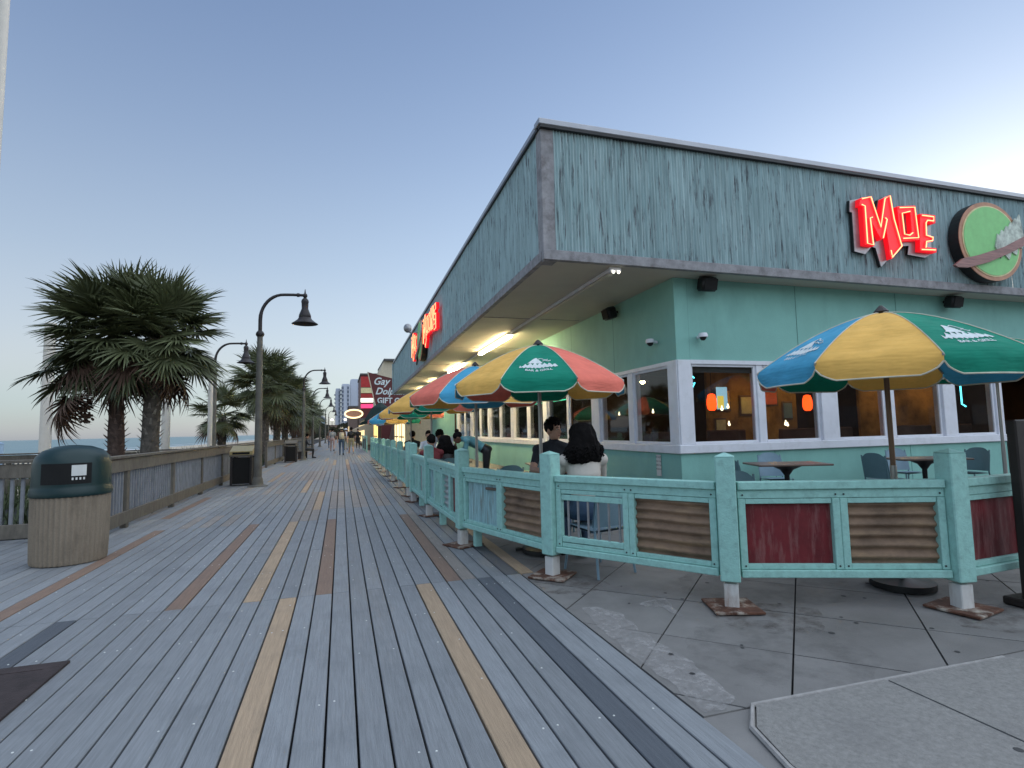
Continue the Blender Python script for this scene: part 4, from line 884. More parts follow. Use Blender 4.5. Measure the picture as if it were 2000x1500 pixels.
# ---- square litter bins with brass hoods
def bin_(lab, x, y, rz, lid):
    t = thing('litter_bin', lab, 'litter bin', (0, 0, 0), 'square litter bins')
    for sx in (-1, 1):
        for sy in (-1, 1): MB().box((sx*.25, sy*.25, .42), (.06, .06, .80), ch=.006).build('corner_post', 'dark_metal', t)
    MB().box((0, 0, .41), (.52, .52, .72)).build('liner', 'black_matte', t); MB().box((0, 0, .83), (.60, .60, .05), ch=.01).build('rim', 'rail_wood', t)
    MB().prism([(-.30, 0), (.30, 0), (.30, .24), (.18, .24), (-.30, .10)], (-.29, 0, .856), (0, 1, 0), (0, 0, 1), .58).build('hood', lid, t); MB().box((0, -.302, .90), (.44, .008, .06)).build('mouth', 'black_matte', t)
    t.location = (x, y, 0); t.rotation_euler = (0, 0, rz); return t
bin_('black litter bin with a brass hood beside the tall lamp post', -2.66, 17.25, 0, 'brass'); bin_('black litter bin with a grey hood beside the second boardwalk lamp', -2.40, 29.8, 0, 'rail_wood')
# ---- gooseneck street lamps
def lamp_proto():
    t = thing('street_lamp', 'x', 'street lamp', (0, 0, 0), 'gooseneck lamps along the boardwalk')
    MB().lathe([(.26, .0), (.26, .02), (.15, .05), (.135, .16), (.125, .22), (.105, .25)], (0, 0, 0), 16).build('base', 'pole_grey', t, smooth=35)
    MB().lathe([(.105, .24), (.098, 1.2), (.085, 3.0), (.072, 4.15)], (0, 0, 0), 12).build('pole', 'pole_grey', t, smooth=30)
    MB().lathe([(.075, 4.13), (.10, 4.16), (.115, 4.20), (.10, 4.25), (.06, 4.30)], (0, 0, 0), 14).build('collar', 'dark_metal', t, smooth=40)
    pts = [(0, 0, 4.28), (0.0, 0, 4.60)]+[(.62-.62*math.cos(a), 0, 4.62+.74*math.sin(a)) for a in (i*PI/2/10 for i in range(1, 11))]+[(.85, 0, 5.37), (1.12, 0, 5.37)]
    MB().tube(pts, [.052]*3+[.045]*6+[.04]*6, 10).build('arm', 'dark_metal', t, smooth=50)
    MB().ell((1.17, 0, 5.36), (.065, .065, .075)).tube([(1.17, 0, 5.42), (1.17, 0, 5.55)], [.025, .008], 8).tube([(.95, 0, 5.37), (1.02, 0, 5.37)], .055, 10).build('finial', 'dark_metal', t, smooth=50)
    b = MB().lathe([(.035, 5.30), (.09, 5.24), (.105, 5.18), (.095, 5.14), (.09, 4.98), (.12, 4.90), (.16, 4.80), (.17, 4.74), (.165, 4.72), (.20, 4.66), (.30, 4.58), (.36, 4.54), (.352, 4.535), (.28, 4.575), (.18, 4.64), (.10, 4.80)], (1.17, 0, 0), 28)
    b.build('shade', 'dark_metal', t, smooth=35); MB().lathe([(.001, 4.672), (.155, 4.67), (.165, 4.655), (.001, 4.65)], (1.17, 0, 0), 20).build('lens', 'lamp_glow', t)
    return t
lp_ = lamp_proto()
LAMPS = [((-2.17, 16.54, 0), 0, 1, 'tall gooseneck lamp beside the brass-hooded bin'), ((-5.15, 26, -.1), 0, 1.02, 'gooseneck lamp rising behind the railing among the palms'), ((-1.92, 31.6, 0), 0, .905, 'gooseneck lamp beside the bench and the grey-hooded bin'), ((-2.2, 47.5, 0), 0, .95, 'gooseneck lamp next along after the bench'), ((-2.15, 62, 0), 0, .95, 'gooseneck lamp beyond the walking couple'), ((-2.1, 82, 0), 0, .97, 'gooseneck lamp near the end of the palm row'), ((-2.0, 98, 0), 0, .97, 'last gooseneck lamp before the far trees')]
for k, (p, r, s_, l) in enumerate(LAMPS):
    if k: copy_tree(lp_, p, r, l, scale=s_)
lp_.location = LAMPS[0][0]; lp_['label'] = LAMPS[0][3]
t = thing('control_box', 'black electrical box on a short post behind the railing', 'electrical box', (-4.75, 24, -.4)); MB().box((-4.72, 23.9, .55), (.26, .2, .95), ch=.02).build('case', 'black', t); MB().box((-5.0, 23.9, .72), (.40, .12, .25), ch=.02).build('side_box', 'black', t)
# ---- tall white poles on the beach side
def wpole(lab, x, y, z0, z1, r, m='white_paint', lean=0):
    t = thing('white_pole', lab, 'pole', (x, y, z0), 'tall white poles by the beach')
    MB().tube([(x, y, z0), (x+lean, y, z1)], [r, r*.94], 16).build('shaft', m, t, smooth=50); MB().lathe([(r*1.5, 0), (r*1.5, .04), (r*1.05, .08)], (x, y, z0), 16).build('base_flange', m, t); MB().lathe([(r, 0), (r*.9, .05), (.01, .09)], (x+lean, y, z1-.01), 16).build('cap', m, t)
wpole('broad white pole standing left of the twin palms', -12.75, 30, -1.6, 6.7, .23, 'pole_white'); wpole('white pole standing behind the twin palm trunks', -8.0, 30, -1.3, 5.0, .19, 'pole_white'); wpole('slim white pole beside the lamp behind the railing', -4.97, 24.4, -.6, 4.5, .09, 'pole_white')
wpole('very tall white pole nearest the short railing', -4.90, 9.6, -1.0, 9.5, .09, 'pole_white', lean=.03)
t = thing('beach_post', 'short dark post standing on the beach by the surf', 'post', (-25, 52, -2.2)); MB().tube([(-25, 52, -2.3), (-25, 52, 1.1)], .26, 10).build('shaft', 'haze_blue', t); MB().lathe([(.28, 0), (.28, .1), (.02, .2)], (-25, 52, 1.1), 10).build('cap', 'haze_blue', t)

# ================================================================== PALMS
def frond_mesh(seed, m='frond', droop=1.0, wilt=0):
    r = random.Random(seed); b = MB(); Lp = .78
    pet = [Vector((0, Lp*t, .10*math.sin(t*PI*.5)-.05*t*t)) for t in (0, .33, .66, 1)]; b.tube(pet, [.020, .014, .012, .010], 5)
    tip = pet[-1]; n = 34
    for k in range(n):
        s = (k+.5)/n*2-1; a = s*2.15+r.uniform(-.05, .05); L = (.76-.16*abs(s)**2)*r.uniform(.88, 1.08); base = tip+Vector((0, .16*(1-abs(s)), -.02*(1-abs(s)))); d = Vector((math.sin(a), math.cos(a), .10-.10*abs(s)))
        side = Vector((math.cos(a), -math.sin(a), 0)); tw = Vector((0, 0, .5 if k % 2 else -.5)); w0 = .027; pts = []
        dz = droop*r.uniform(.4, 1.5)*.20+wilt
        for t, w_ in ((0, .35), (.3, 1), (.62, .8), (.85, .4), (1, .05)):
            p = base+d*(L*t)-Zv*(dz*t**2.3*L); e2 = (side+tw).normalized()*w0*w_; pts += [p-e2, p+e2]
        b.add(pts, [(2*i, 2*i+1, 2*i+3, 2*i+2) for i in range(4)])
    return b.mesh('frond', m)
FR = [frond_mesh(i) for i in range(4)]; FRD = [frond_mesh(10+i, 'frond_dead', 1.5, .25) for i in range(2)]
def palm(lab, x, y, z0, ztop, seed, n=64, lean=(0, 0), fs=1.0, m='bark', rad=.15, dead=5, boots=150, low=-1.15):
    r = random.Random(seed); t = thing('palm_tree', lab, 'palm tree', (x, y, z0), 'palms along the boardwalk'); H = ztop-z0
    ax = lambda q: Vector((x+lean[0]*q, y+lean[1]*q, z0+H*q)); N = 14
    MB().tube([ax(i/N) for i in range(N+1)], [rad*(1.15-.25*(i/N)+.06*r.uniform(-1, 1)) for i in range(N+1)], 14).build('trunk', m, t, smooth=60)
    b = MB()
    for k in range(boots):
        q = .02+.97*(k/boots)*1.0; a = k*2.399; c = ax(q); d = Vector((math.cos(a), math.sin(a), 0)); s_ = Vector((-d.y, d.x, 0)); R_ = rad*(1.05-.15*q); L = r.uniform(.16, .27); w_ = r.uniform(.05, .08)
        p0 = c+d*R_*.8; tip = c+d*(R_+r.uniform(.07, .15))+Zv*L+s_*r.uniform(-.05, .05)
        b.add([p0-s_*w_, p0+s_*w_, p0+d*.035+Zv*L*.4-s_*w_*.55, p0+d*.035+Zv*L*.4+s_*w_*.55, tip-s_*.018, tip+s_*.018, p0+Zv*L*.4], [(0, 1, 3, 2), (2, 3, 5, 4), (0, 2, 6), (1, 3, 6), (2, 4, 6), (3, 5, 6)])
    tr = b.build('leaf_boots', m+'_boot', t, kind='stuff')
    top = ax(1)
    for k in range(n):
        q = (k+.5)/n; el = lerp(1.35, low, q**.78)+r.uniform(-.34, .34); a = k*2.399+r.uniform(-.3, .3); sc_ = fs*r.uniform(.85, 1.12)
        isd = q > 1-dead/n
        o = inst('frond', r.choice(FRD if isd else FR), t, top+Vector((.07*math.cos(a), .07*math.sin(a), .25-.45*q)), (0, 0, 0), (sc_,)*3)
        o.rotation_euler = (Matrix.Rotation(a-PI/2, 3, 'Z') @ Matrix.Rotation(el, 3, 'X') @ Matrix.Rotation(r.uniform(-.5, .5), 3, 'Y')).to_euler()
    return t
palm('big palm of the twin pair with a reddish trunk and a hanging frond', -5.35, 16.2, -.9, 4.0, 1, 104, (-.12, 0), 1.05, 'bark_red', .17, 9, low=-1.05)
palm('big palm of the twin pair with a grey shaggy trunk', -4.62, 15.9, -.9, 3.9, 2, 98, (.10, 0), 1.02, 'bark', .19, 7, low=-1.05)
palm('short palm standing between two lamp posts beyond the twin pair', -5.2, 28, -.8, 2.35, 3, 44, (0, 0), .85, 'bark', .18, 4, 80)
palm('tall palm behind the tall lamp post', -3.95, 32.5, -.6, 4.15, 4, 66, (0, 0), 1.2, 'bark', .2, 6, 90)
palm('palm leaning over the bench', -3.75, 36, -.6, 3.7, 5, 60, (.1, 0), 1.2, 'bark', .2, 6, 60)
palm('palm behind the bench lamp', -3.7, 41, -.6, 3.5, 6, 50, (0, 0), 1.2, 'bark', .2, 4, 40)
palm('palm beyond the bench lamp, with a thick dark crown', -3.5, 46, -.6, 3.4, 7, 50, (0, 0), 1.25, 'bark', .2, 4, 40)
palm('palm fourth from the bench in the dark row', -3.5, 52, -.6, 3.4, 8, 44, (0, 0), 1.3, 'bark', .2, 4, 30)
palm('palm fifth from the bench in the dark row', -3.5, 59, -.6, 3.3, 9, 40, (0, 0), 1.3, 'bark', .2, 3, 30)
palm('last palm of the dark row near the far lamps', -3.5, 68, -.6, 3.3, 10, 40, (0, 0), 1.3, 'bark', .2, 3, 30)
# the long low frond and seed stalk that hang from the reddish palm
sp_ = thing('palm_branch', 'drooping dead palm branch with a dark seed cluster hanging left of the trunks', 'branch', (-5.6, 16.1, 3.3))
for (p, q, r_) in (((-5.5, 16.1, 3.4), (-6.5, 16.0, 2.85), .03), ((-5.5, 16.1, 3.2), (-6.35, 16.0, 2.5), .022)):
    MB().tube([p, lerp(Vector(p), Vector(q), .6)+Zv*.15, q], r_*.5, 5).build('stalk', 'frond_dead', sp_)
for k, (p, e, a) in enumerate((((-5.9, 15.9, 3.25), -.7, 3.0), ((-6.1, 16.1, 3.0), -1.0, 2.6), ((-5.7, 15.8, 2.95), -.9, 3.5), ((-6.2, 16.0, 2.75), -1.3, 3.1), ((-6.0, 15.9, 3.35), -.45, 3.3))):
    o = inst('dead_frond', FR[k % 4] if k in (0, 4) else FRD[k % 2], sp_, p, (0, 0, 0), (.95,)*3); o.rotation_euler = (Matrix.Rotation(a-PI/2, 3, 'Z') @ Matrix.Rotation(e, 3, 'X')).to_euler()
b = MB(); rs = random.Random(3)
for k in range(90):
    z = rs.uniform(-.55, 0); w_ = .16*(1+z*.9); b.ell((-5.98+rs.gauss(0, w_*.6), 15.95+rs.gauss(0, w_*.6), 2.35+z), (.03, .03, .035), seg=5, rings=4)
b.build('seed_cluster', 'frond_dead', sp_, kind='stuff')

# ================================================================== PEOPLE
def ring_loft(b, rows):
    """rows: (centre Vector, half width x, half depth, forward tilt vector) closed body of rings"""
    seg = 16; vs = []; n = len(rows)
    for i, (c, hw, hd) in enumerate(rows):
        t = (rows[min(i+1, n-1)][0]-rows[max(i-1, 0)][0]).normalized(); x = Vector((1, 0, 0)); y = t.cross(x).normalized()
        for k in range(seg): a = 2*PI*k/seg; vs.append(c+x*hw*math.cos(a)+y*hd*math.sin(a))
    fs = [(i*seg+k, i*seg+(k+1) % seg, (i+1)*seg+(k+1) % seg, (i+1)*seg+k) for i in range(n-1) for k in range(seg)]+[tuple(range(seg)), tuple(range((n-1)*seg, n*seg))]
    b.add(vs, fs)
POSE = {
 'sit': dict(pel=(0, 0, .54), chest=(0, .02, .88), neck=(0, .05, 1.09), head=(0, .09, 1.245), sh=((-.19, .04, 1.02), (.19, .04, 1.02)), el=((-.25, .18, .80), (.25, .18, .80)), wr=((-.13, .40, .79), (.13, .40, .79)), hip=((-.10, .02, .53), (.10, .02, .53)), kn=((-.13, .44, .50), (.13, .44, .50)), an=((-.13, .40, .09), (.13, .40, .09)), toe=((-.14, .56, .04), (.14, .56, .04))),
 'stand': dict(pel=(0, 0, .96), chest=(0, 0, 1.28), neck=(0, .01, 1.47), head=(0, .04, 1.615), sh=((-.19, 0, 1.41), (.19, 0, 1.41)), el=((-.25, -.02, 1.13), (.25, -.02, 1.13)), wr=((-.25, .08, .88), (.25, .08, .88)), hip=((-.10, 0, .93), (.10, 0, .93)), kn=((-.11, .02, .50), (.11, .02, .50)), an=((-.11, -.02, .09), (.11, -.02, .09)), toe=((-.12, .13, .035), (.12, .13, .035))),
}
import copy as _cp
W1 = _cp.deepcopy(POSE['stand']); W1['kn'] = ((-.10, .14, .51), (.10, -.02, .50)); W1['an'] = ((-.10, .20, .09), (.10, -.34, .19)); W1['toe'] = ((-.10, .36, .05), (.10, -.22, .06)); W1['wr'] = ((-.25, -.12, .92), (.25, .22, .96)); POSE['walk'] = W1
BD = _cp.deepcopy(POSE['stand']); BD.update(pel=(0, 0, .95), chest=(0, .30, 1.13), neck=(0, .47, 1.20), head=(0, .61, 1.22), sh=((-.19, .42, 1.14), (.19, .42, 1.14)), el=((-.22, .46, .86), (.22, .50, .88)), wr=((-.16, .60, .78), (.16, .62, .80))); POSE['bend'] = BD
def human(label, loc, rz, pose, shirt, pants, skin='skin', shoes='black', vox=.012, hair='short', head_yaw=0, sleeves=.45, shorts=False, scale=1.0, hat=None, group=None, extra=None):
    J = {k: ([Vector(q) for q in v] if isinstance(v[0], tuple) else Vector(v)) for k, v in POSE[pose].items()}
    b = MB(); segs_ = []
    def limb(pts, rad, lab):
        b.tube(pts, rad, 12)
        for p, r in zip(pts, rad): b.ell(p, (r, r, r), seg=12, rings=8)
        for i in range(len(pts)-1): segs_.append((pts[i], pts[i+1], (rad[i]+rad[i+1])/2, lab))
    pel, ch, nk, hd = J['pel'], J['chest'], J['neck'], J['head']; up = (ch-pel).normalized(); nu = (nk-ch).normalized()
    ring_loft(b, [(pel-up*.10, .10, .08), (pel-up*.04, .165, .115), (pel+up*.04, .165, .115), (lerp(pel, ch, .45), .142, .10), (lerp(pel, ch, .75), .155, .105), (ch, .172, .115), (lerp(ch, nk, .45), .175, .10), (lerp(ch, nk, .75), .12, .075), (nk, .062, .058), (nk+nu*.03, .052, .052)])
    segs_.append((pel-up*.1, pel+up*.05, .15, 'pants')); segs_.append((pel+up*.10, nk-nu*.04, .14, 'shirt'))
    for i in (0, 1):
        s_, e2, w2 = J['sh'][i], J['el'][i], J['wr'][i]
        b.ell(s_, (.072, .068, .068)); b.tube([lerp(nk, s_, .2), s_], [.06, .06], 10)
        limb([s_, lerp(s_, e2, .5), e2], [.056, .05, .042], 'shirt'); limb([e2, lerp(e2, w2, .35), w2], [.040, .040, .027], 'shirt' if sleeves > .9 else 'skin')
        if sleeves < .9: segs_.append((lerp(s_, e2, .8), e2, .05, 'skin'))
        h_ = (w2-e2).normalized(); sd = h_.cross(Vector((0, 0, 1))); sd = sd.normalized() if sd.length > .2 else Vector((1, 0, 0)); dn = h_.cross(sd)
        pc = w2+h_*.05; Mh = Matrix((h_, sd, dn)).transposed().to_4x4(); Mh.translation = pc; b.ell((0, 0, 0), (.055, .040, .017), Mh); segs_.append((w2, w2+h_*.18, .03, 'skin'))
        for k, (o_, L) in enumerate(((-.030, .060), (-.010, .074), (.010, .078), (.030, .068))):
            q0 = pc+h_*.045+sd*o_; q1 = q0+h_*L*.55+dn*.006; b.tube([q0, q1, q1+h_*L*.4+dn*.022*(1 if dn.z < 0 else -1)], [.0095, .009, .008], 7)
        q0 = w2+h_*.03-sd*.034*(1 if i else -1)*-1; b.tube([q0, q0+h_*.035+sd*.022*(1 if i else -1), q0+h_*.066+sd*.024*(1 if i else -1)], [.012, .011, .009], 7)
        hp, kn, an, to = J['hip'][i], J['kn'][i], J['an'][i], J['toe'][i]
        limb([hp, lerp(hp, kn, .5), kn], [.092, .080, .060], 'pants'); limb([kn, lerp(kn, an, .35), an], [.056, .056, .038], 'skin' if shorts else 'pants')
        b.tube([an-Zv*.035-(to-an)*.25, an-Zv*.03, lerp(an, to, .6)-Zv*.01, to], [.04, .042, .042, .03], 10); b.ell(to, (.042, .05, .03)); segs_.append((an-Zv*.03, to, .045, 'shoes'))
    b.tube([nk-nu*.04, lerp(nk, hd, .6)], [.056, .052], 12); segs_.append((nk, hd, .055, 'skin'))
    Mhd = Matrix.Translation(hd) @ Matrix.Rotation(head_yaw, 4, 'Z')
    if pose == 'bend': Mhd = Mhd @ Matrix.Rotation(-.55, 4, 'X')
    b.ell((0, -.008, .025), (.078, .097, .100), Mhd); b.ell((0, .022, -.035), (.060, .070, .082), Mhd); b.ell((0, .055, -.085), (.030, .026, .022), Mhd)
    b.tube([Mhd @ Vector((0, .085, .018)), Mhd @ Vector((0, .112, -.022)), Mhd @ Vector((0, .092, -.034))], [.010, .016, .012], 7)
    for sx in (-1, 1): b.ell((sx*.080, -.005, -.005), (.012, .022, .033), Mhd)
    segs_.append((Mhd @ Vector((0, 0, -.05)), Mhd @ Vector((0, 0, .05)), .085, 'skin'))
    tmp = bpy.data.objects.new('tmp', b.mesh('tmp', 'skin')); COL.objects.link(tmp)
    m1 = tmp.modifiers.new('r', 'REMESH'); m1.mode = 'VOXEL'; m1.voxel_size = vox; m2 = tmp.modifiers.new('s', 'SMOOTH'); m2.factor = .5; m2.iterations = 3 if vox < .015 else 1
    bpy.context.view_layer.update(); me = bpy.data.meshes.new_from_object(tmp.evaluated_get(bpy.context.evaluated_depsgraph_get())); bpy.data.objects.remove(tmp)
    order = ['skin', 'shirt', 'pants', 'shoes']; me.materials.clear()
    for m in (skin, shirt, pants, shoes): me.materials.append(MAT[m])
    nf = len(me.polygons); cen = np.empty(nf*3); me.polygons.foreach_get('center', cen); cen = cen.reshape(-1, 3); best = np.full(nf, 9.); mi = np.zeros(nf, int)
    for p, q, r, lab in segs_:
        p = np.array(p); d = np.array(q)-p; tt = np.clip(((cen-p) @ d)/max(d @ d, 1e-9), 0, 1); ds = np.linalg.norm(cen-(p+tt[:, None]*d), axis=1)-r
        k = ds < best; best[k] = ds[k]; mi[k] = order.index(lab)
    me.polygons.foreach_set('material_index', mi.astype(np.int32)); me.shade_smooth(); me.name = 'person'
    P_ = bpy.data.objects.new('person', me); COL.objects.link(P_); tag(P_, label, 'person', group)
    def child(bm_, nm, m, smooth=60):
        o = bpy.data.objects.new(nm, bm_.mesh(nm, m, smooth)); COL.objects.link(o); o.parent = P_; return o
    if hair == 'short':
        h = MB(); h.ell((0, -.026, .043), (.086, .098, .090), Mhd, 20, 14); h.ell((0, .048, .090), (.066, .038, .030), Mhd); 
        for sx in (-1, 1): h.ell((sx*.07, .01, .04), (.018, .05, .05), Mhd)
        rh = random.Random(4)
        for k in range(70):
            a = rh.uniform(0, 2*PI); el = rh.uniform(.0, 1.4); d = Vector((math.cos(a)*math.cos(el)*.084, math.sin(a)*math.cos(el)*.10-.018, math.sin(el)*.09+.05)); h.tube([Mhd @ d, Mhd @ (d*1.07+Vector((0, .012, .012))), Mhd @ (d*1.06+Vector((rh.uniform(-.012, .012), .016, -.006)))], [.012, .010, .003], 5)
        child(h, 'hair', 'hair_black')
    elif hair == 'long':
        h = MB(); rh = random.Random(9); NS, NR = 72, 46
        prof = [(0, .150, .001, .001), (.05, .148, .045, .05), (.14, .125, .085, .092), (.27, .07, .108, .112), (.40, .0, .122, .118), (.55, -.07, .150, .120), (.70, -.135, .180, .118), (.83, -.19, .196, .110), (.93, -.23, .180, .095), (1, -.25, .14, .07)]
        def pr(t):
            for a_, c_ in zip(prof, prof[1:]):
                if t <= c_[0]: k_ = (t-a_[0])/(c_[0]-a_[0]); return [lerp(a_[q], c_[q], k_) for q in (1, 2, 3)]
            return prof[-1][1:]
        def hf(s_, t_):
            z, hx, hy = pr(t_); hx *= 1.14; hy *= 1.08; a = 2*PI*s_; fr_ = max(0, math.sin(a)); op = 1-.55*fr_*max(0, min(1, (t_-.30)*4)); p = Vector((hx*math.cos(a), hy*math.sin(a)*op-.025-.045*t_*(1-fr_), z))
            n_ = Vector((math.cos(a), math.sin(a), .2)); lk = noise.noise((p.x*26, p.y*26, p.z*9)); cu = noise.noise((p.x*60, p.y*60, p.z*44))
            return Mhd @ (p+n_*(.018*lk+.006*cu)*min(1, t_*4)+Vector((0, 0, -.03*t_*noise.noise((a*3, 1, 2)))))
        h.sheet(hf, NS, NR)
        for k in range(150):
            a = rh.uniform(0, 2*PI); t0 = rh.uniform(.55, .95); p0 = hf(a/2/PI, t0); q0 = hf(a/2/PI, min(1, t0+.1)); d_ = (p0-(Mhd @ Vector((0, -.04, pr(t0)[0])))).normalized()
            pts = [p0-d_*.01]+[p0+(q0-p0)*(j*.22)+d_*(.006+.012*math.sin(j*1.7+k))+Vector((.008*math.cos(j*1.9+k), .008*math.sin(j*1.9+k), 0)) for j in range(1, 7)]
            h.tube(pts, [.007, .008, .008, .007, .006, .005, .002], 4)
        child(h, 'hair', 'hair_black')
    elif hair == 'bun':
        h = MB(); h.ell((0, -.018, .04), (.088, .103, .092), Mhd, 16, 10); h.ell((0, -.06, .135), (.05, .05, .045), Mhd); child(h, 'hair', 'hair_black')
    if hat: h = MB(); h.lathe([(.19, .0), (.185, .012), (.10, .03), (.095, .10), (.05, .125), (.001, .128)], (0, -.01, .05), 18, Mhd); child(h, 'hat', hat)
    if vox < .014:
        e2 = MB(); 
        for sx in (-1, 1): e2.ell((sx*.031, .083, .012), (.013, .010, .007), Mhd, 10, 6)
        child(e2, 'eyes', 'eye_white'); e2 = MB()
        for sx in (-1, 1): e2.ell((sx*.031, .091, .012), (.0062, .004, .0062), Mhd, 8, 5); e2.tube([Mhd @ Vector((sx*.015, .094, .034)), Mhd @ Vector((sx*.032, .094, .040)), Mhd @ Vector((sx*.050, .084, .034))], [.004, .005, .003], 5)
        child(e2, 'brows', 'hair_black'); e2 = MB(); e2.ell((0, .088, -.060), (.024, .008, .0065), Mhd, 10, 6); child(e2, 'mouth', 'lip')
    if extra: extra(child)
    P_.location = loc; P_.rotation_euler = (0, 0, rz); P_.scale = (scale,)*3; return P_
human('person in a cream top with long curly black hair, seated against the fence', (2.37, 5.16, .02), -.10, 'sit', 'shirt_cream', 'jeans', vox=.011, hair='long', sleeves=1, head_yaw=.25, scale=1.03)
human('person in a dark t-shirt seated across the table, leaning on it', (2.62, 6.62, .03), 2.75, 'sit', 'shirt_dark', 'jeans', vox=.011, head_yaw=.9, scale=1.08)
human('waiter in a tie-dyed teal shirt bending over a table', (3.02, 11.6, 0), 1.35, 'bend', 'shirt_teal', 'black', vox=.014, hair='bun', skin='skin_dark', scale=1.02)
human('person in a dark red top seated at the table with arms raised', (1.70, 10.7, .02), .15, 'sit', 'shirt_red', 'jeans', vox=.015, scale=.94)
human('person with long dark hair seated beside the dark red top', (1.99, 10.85, .02), .1, 'sit', 'black', 'jeans', vox=.015, hair='long', scale=.93)
human('person in a white shirt leaning in behind the seated pair', (2.55, 13.4, 0), 2.6, 'bend', 'shirt_white', 'black', vox=.016, skin='skin_dark', scale=1.05)
human('patron in a pale blue top seated under the bright yellow umbrella', (2.45, 16.0, .02), 2.8, 'sit', 'shirt_white', 'jeans', vox=.018)
human('patron in a dark top seated beside the pale blue one', (2.15, 17.6, .02), -.3, 'sit', 'shirt_dark', 'jeans', vox=.018)
def pack(child):
    m_ = MB(); m_.box((0, -.17, 1.24), (.30, .16, .42), ch=.05); child(m_, 'backpack', 'cream_wall')
WG = 'people walking on the boardwalk'
human('walker in a brown top with a backpack, jeans and a pale sun hat', (.04, 36.0, 0), 0, 'walk', 'shirt_brown', 'jeans', vox=.02, hair='bun', hat='cream_wall', extra=pack, group=WG)
human('walker in a black t-shirt and khaki shorts', (.64, 37.2, 0), .1, 'walk', 'black', 'khaki', vox=.02, shorts=True, shoes='shirt_white', group=WG)
human('walker in a pale grey shirt and pink shorts', (-.63, 44.7, 0), .05, 'walk', 'shirt_grey', 'pink_pants', vox=.022, shorts=True, group=WG)
human('walker dressed in black near the lit shops', (1.42, 50, 0), PI, 'walk', 'black', 'black', vox=.022, hair='bun', group=WG)
human('walker in dark clothes far along by the railing side', (-.98, 54, 0), PI, 'walk', 'shirt_brown', 'jeans', vox=.025, group=WG)
human('walker in a white cap and white shirt ahead of the couple', (.38, 47, 0), 0, 'walk', 'shirt_white', 'khaki', vox=.025, hat='shirt_white', group=WG)
human('person in a dark jacket sitting on the bench with legs out', (-1.95, 33.6, 0), -1.5, 'sit', 'shirt_dark', 'black', vox=.02, sleeves=1)
t = thing('bench', 'grey boardwalk bench by the railing with someone sitting on it', 'bench', (-2.05, 33.6, 0))
for k in range(4): MB().box((-2.22+.12*k, 33.6, .43), (.10, 1.6, .035)).build('seat_slat', 'rail_wood', t)
for k in range(3): MB().box((-2.34-.02*k, 33.6, .55+.13*k), (.03, 1.6, .10)).build('back_slat', 'rail_wood', t)
for sy in (-.7, .7): MB().box((-2.08, 33.6+sy, .205), (.42, .07, .41)).build('leg', 'dark_metal', t)

# ================================================================== FAR BOARDWALK AND TOWN
# maroon wedge-shaped shop sign
t = thing('shop_sign', 'tall maroon wedge sign reading Gay Dolphin GIFT COVE', 'sign', (4.0, 55, 0))
MB().prism([(2.46, 7.25), (7.2, 6.05), (5.0, 3.2), (4.3, .0), (3.75, .0), (3.55, 2.3)], (0, 55, 0), Xv, Zv, .35).build('panel', 'maroon', t)
MB().tube([(2.44, 54.6, 7.27), (3.55, 54.6, 2.3)], .05, 6).build('edge_trim', 'cream_wall', t)
for tx, sz, x, z, shr in (('Gay', .98, 2.95, 6.05, .35), ('Dolphin', .92, 3.15, 5.1, .35), ('GIFT COVE', .74, 3.34, 4.25, 0)):
    vs_, fs_ = text_mesh(tx, sz, shear=shr, bold=.02); MB().add([(x+v.x*.95, 54.63, z+v.y-.02*v.x) for v in vs_], fs_).build('lettering', 'logo', t)
t = thing('shop_building', 'grey flat-roofed building rising behind the maroon sign', 'building', (8, 64, 0))
MB().prism([(3.9, 0), (14, 0), (14, 9.2), (6.2, 9.2), (4.55, 9.35), (4.15, 8.1), (3.9, 7.9)], (0, 72, 0), Xv, Zv, 10).build('wall', 'cream_wall', t); MB().box((9, 67, 9.4), (9, 11, .2)).build('roof', 'roofing', t)
# lit oval sign over a stall
t = thing('shop_sign', 'brown oval sign ringed with warm light on a post', 'sign', (1.7, 80, 0)); el = lambda a, c, N=32: [(1.7+a*math.cos(2*PI*k/N), 4.05+c*math.sin(2*PI*k/N)) for k in range(N)]
MB().prism(el(1.12, .50), (0, 80, 0), Xv, Zv, .3).build('board', 'sign_rim', t); MB().tube([(x, 79.7, z) for x, z in el(1.18, .56)]+[(2.88, 79.7, 4.05)], .11, 6).build('light_ring', 'lit_cream', t); MB().tube([(2.3, 80.2, 0), (2.3, 80.2, 3.6)], .09, 8).build('post', 'dark_metal', t)

# shop fronts on the right side of the boardwalk
def shop(lab, x0, x1, y0, y1, h, m, front, aw=None, bands=()):
    t = thing('shop_building', lab, 'building', ((x0+x1)/2, y0, 0))
    MB().box(((x0+x1)/2, (y0+y1)/2, h/2), (x1-x0, y1-y0, h)).build('wall', m, t); MB().box(((x0+x1)/2, (y0+y1)/2, h+.1), (x1-x0+.3, y1-y0+.3, .2)).build('roof', 'roofing', t)
    n = max(2, int((y1-y0)/3))
    for k in range(n):
        y = y0+(k+.5)*(y1-y0)/n; w_ = MB().box((x0-.02, y, 1.5), (.08, (y1-y0)/n*.78, 2.4)).build('shop_window', front, t)
        MB().box((x0-.08, y, 1.5), (.05, .12, 2.4)).build('mullion', 'brown_wall', w_); MB().box((x0-.08, y, 1.0), (.05, (y1-y0)/n*.78, .1)).build('transom', 'brown_wall', w_)
    for k, (z0, z1, mm) in enumerate(bands): MB().box((x0+1.2, y0-.06, (z0+z1)/2), (2.5, .1, z1-z0)).build('sign_band', mm, t)
    if aw: MB().prism([(0, 0), (-1.6, -.7), (-1.6, -.95), (0, -.6)], (x0, y1, h*.8), Xv, Zv, y1-y0).build('awning', aw, t)
    return t
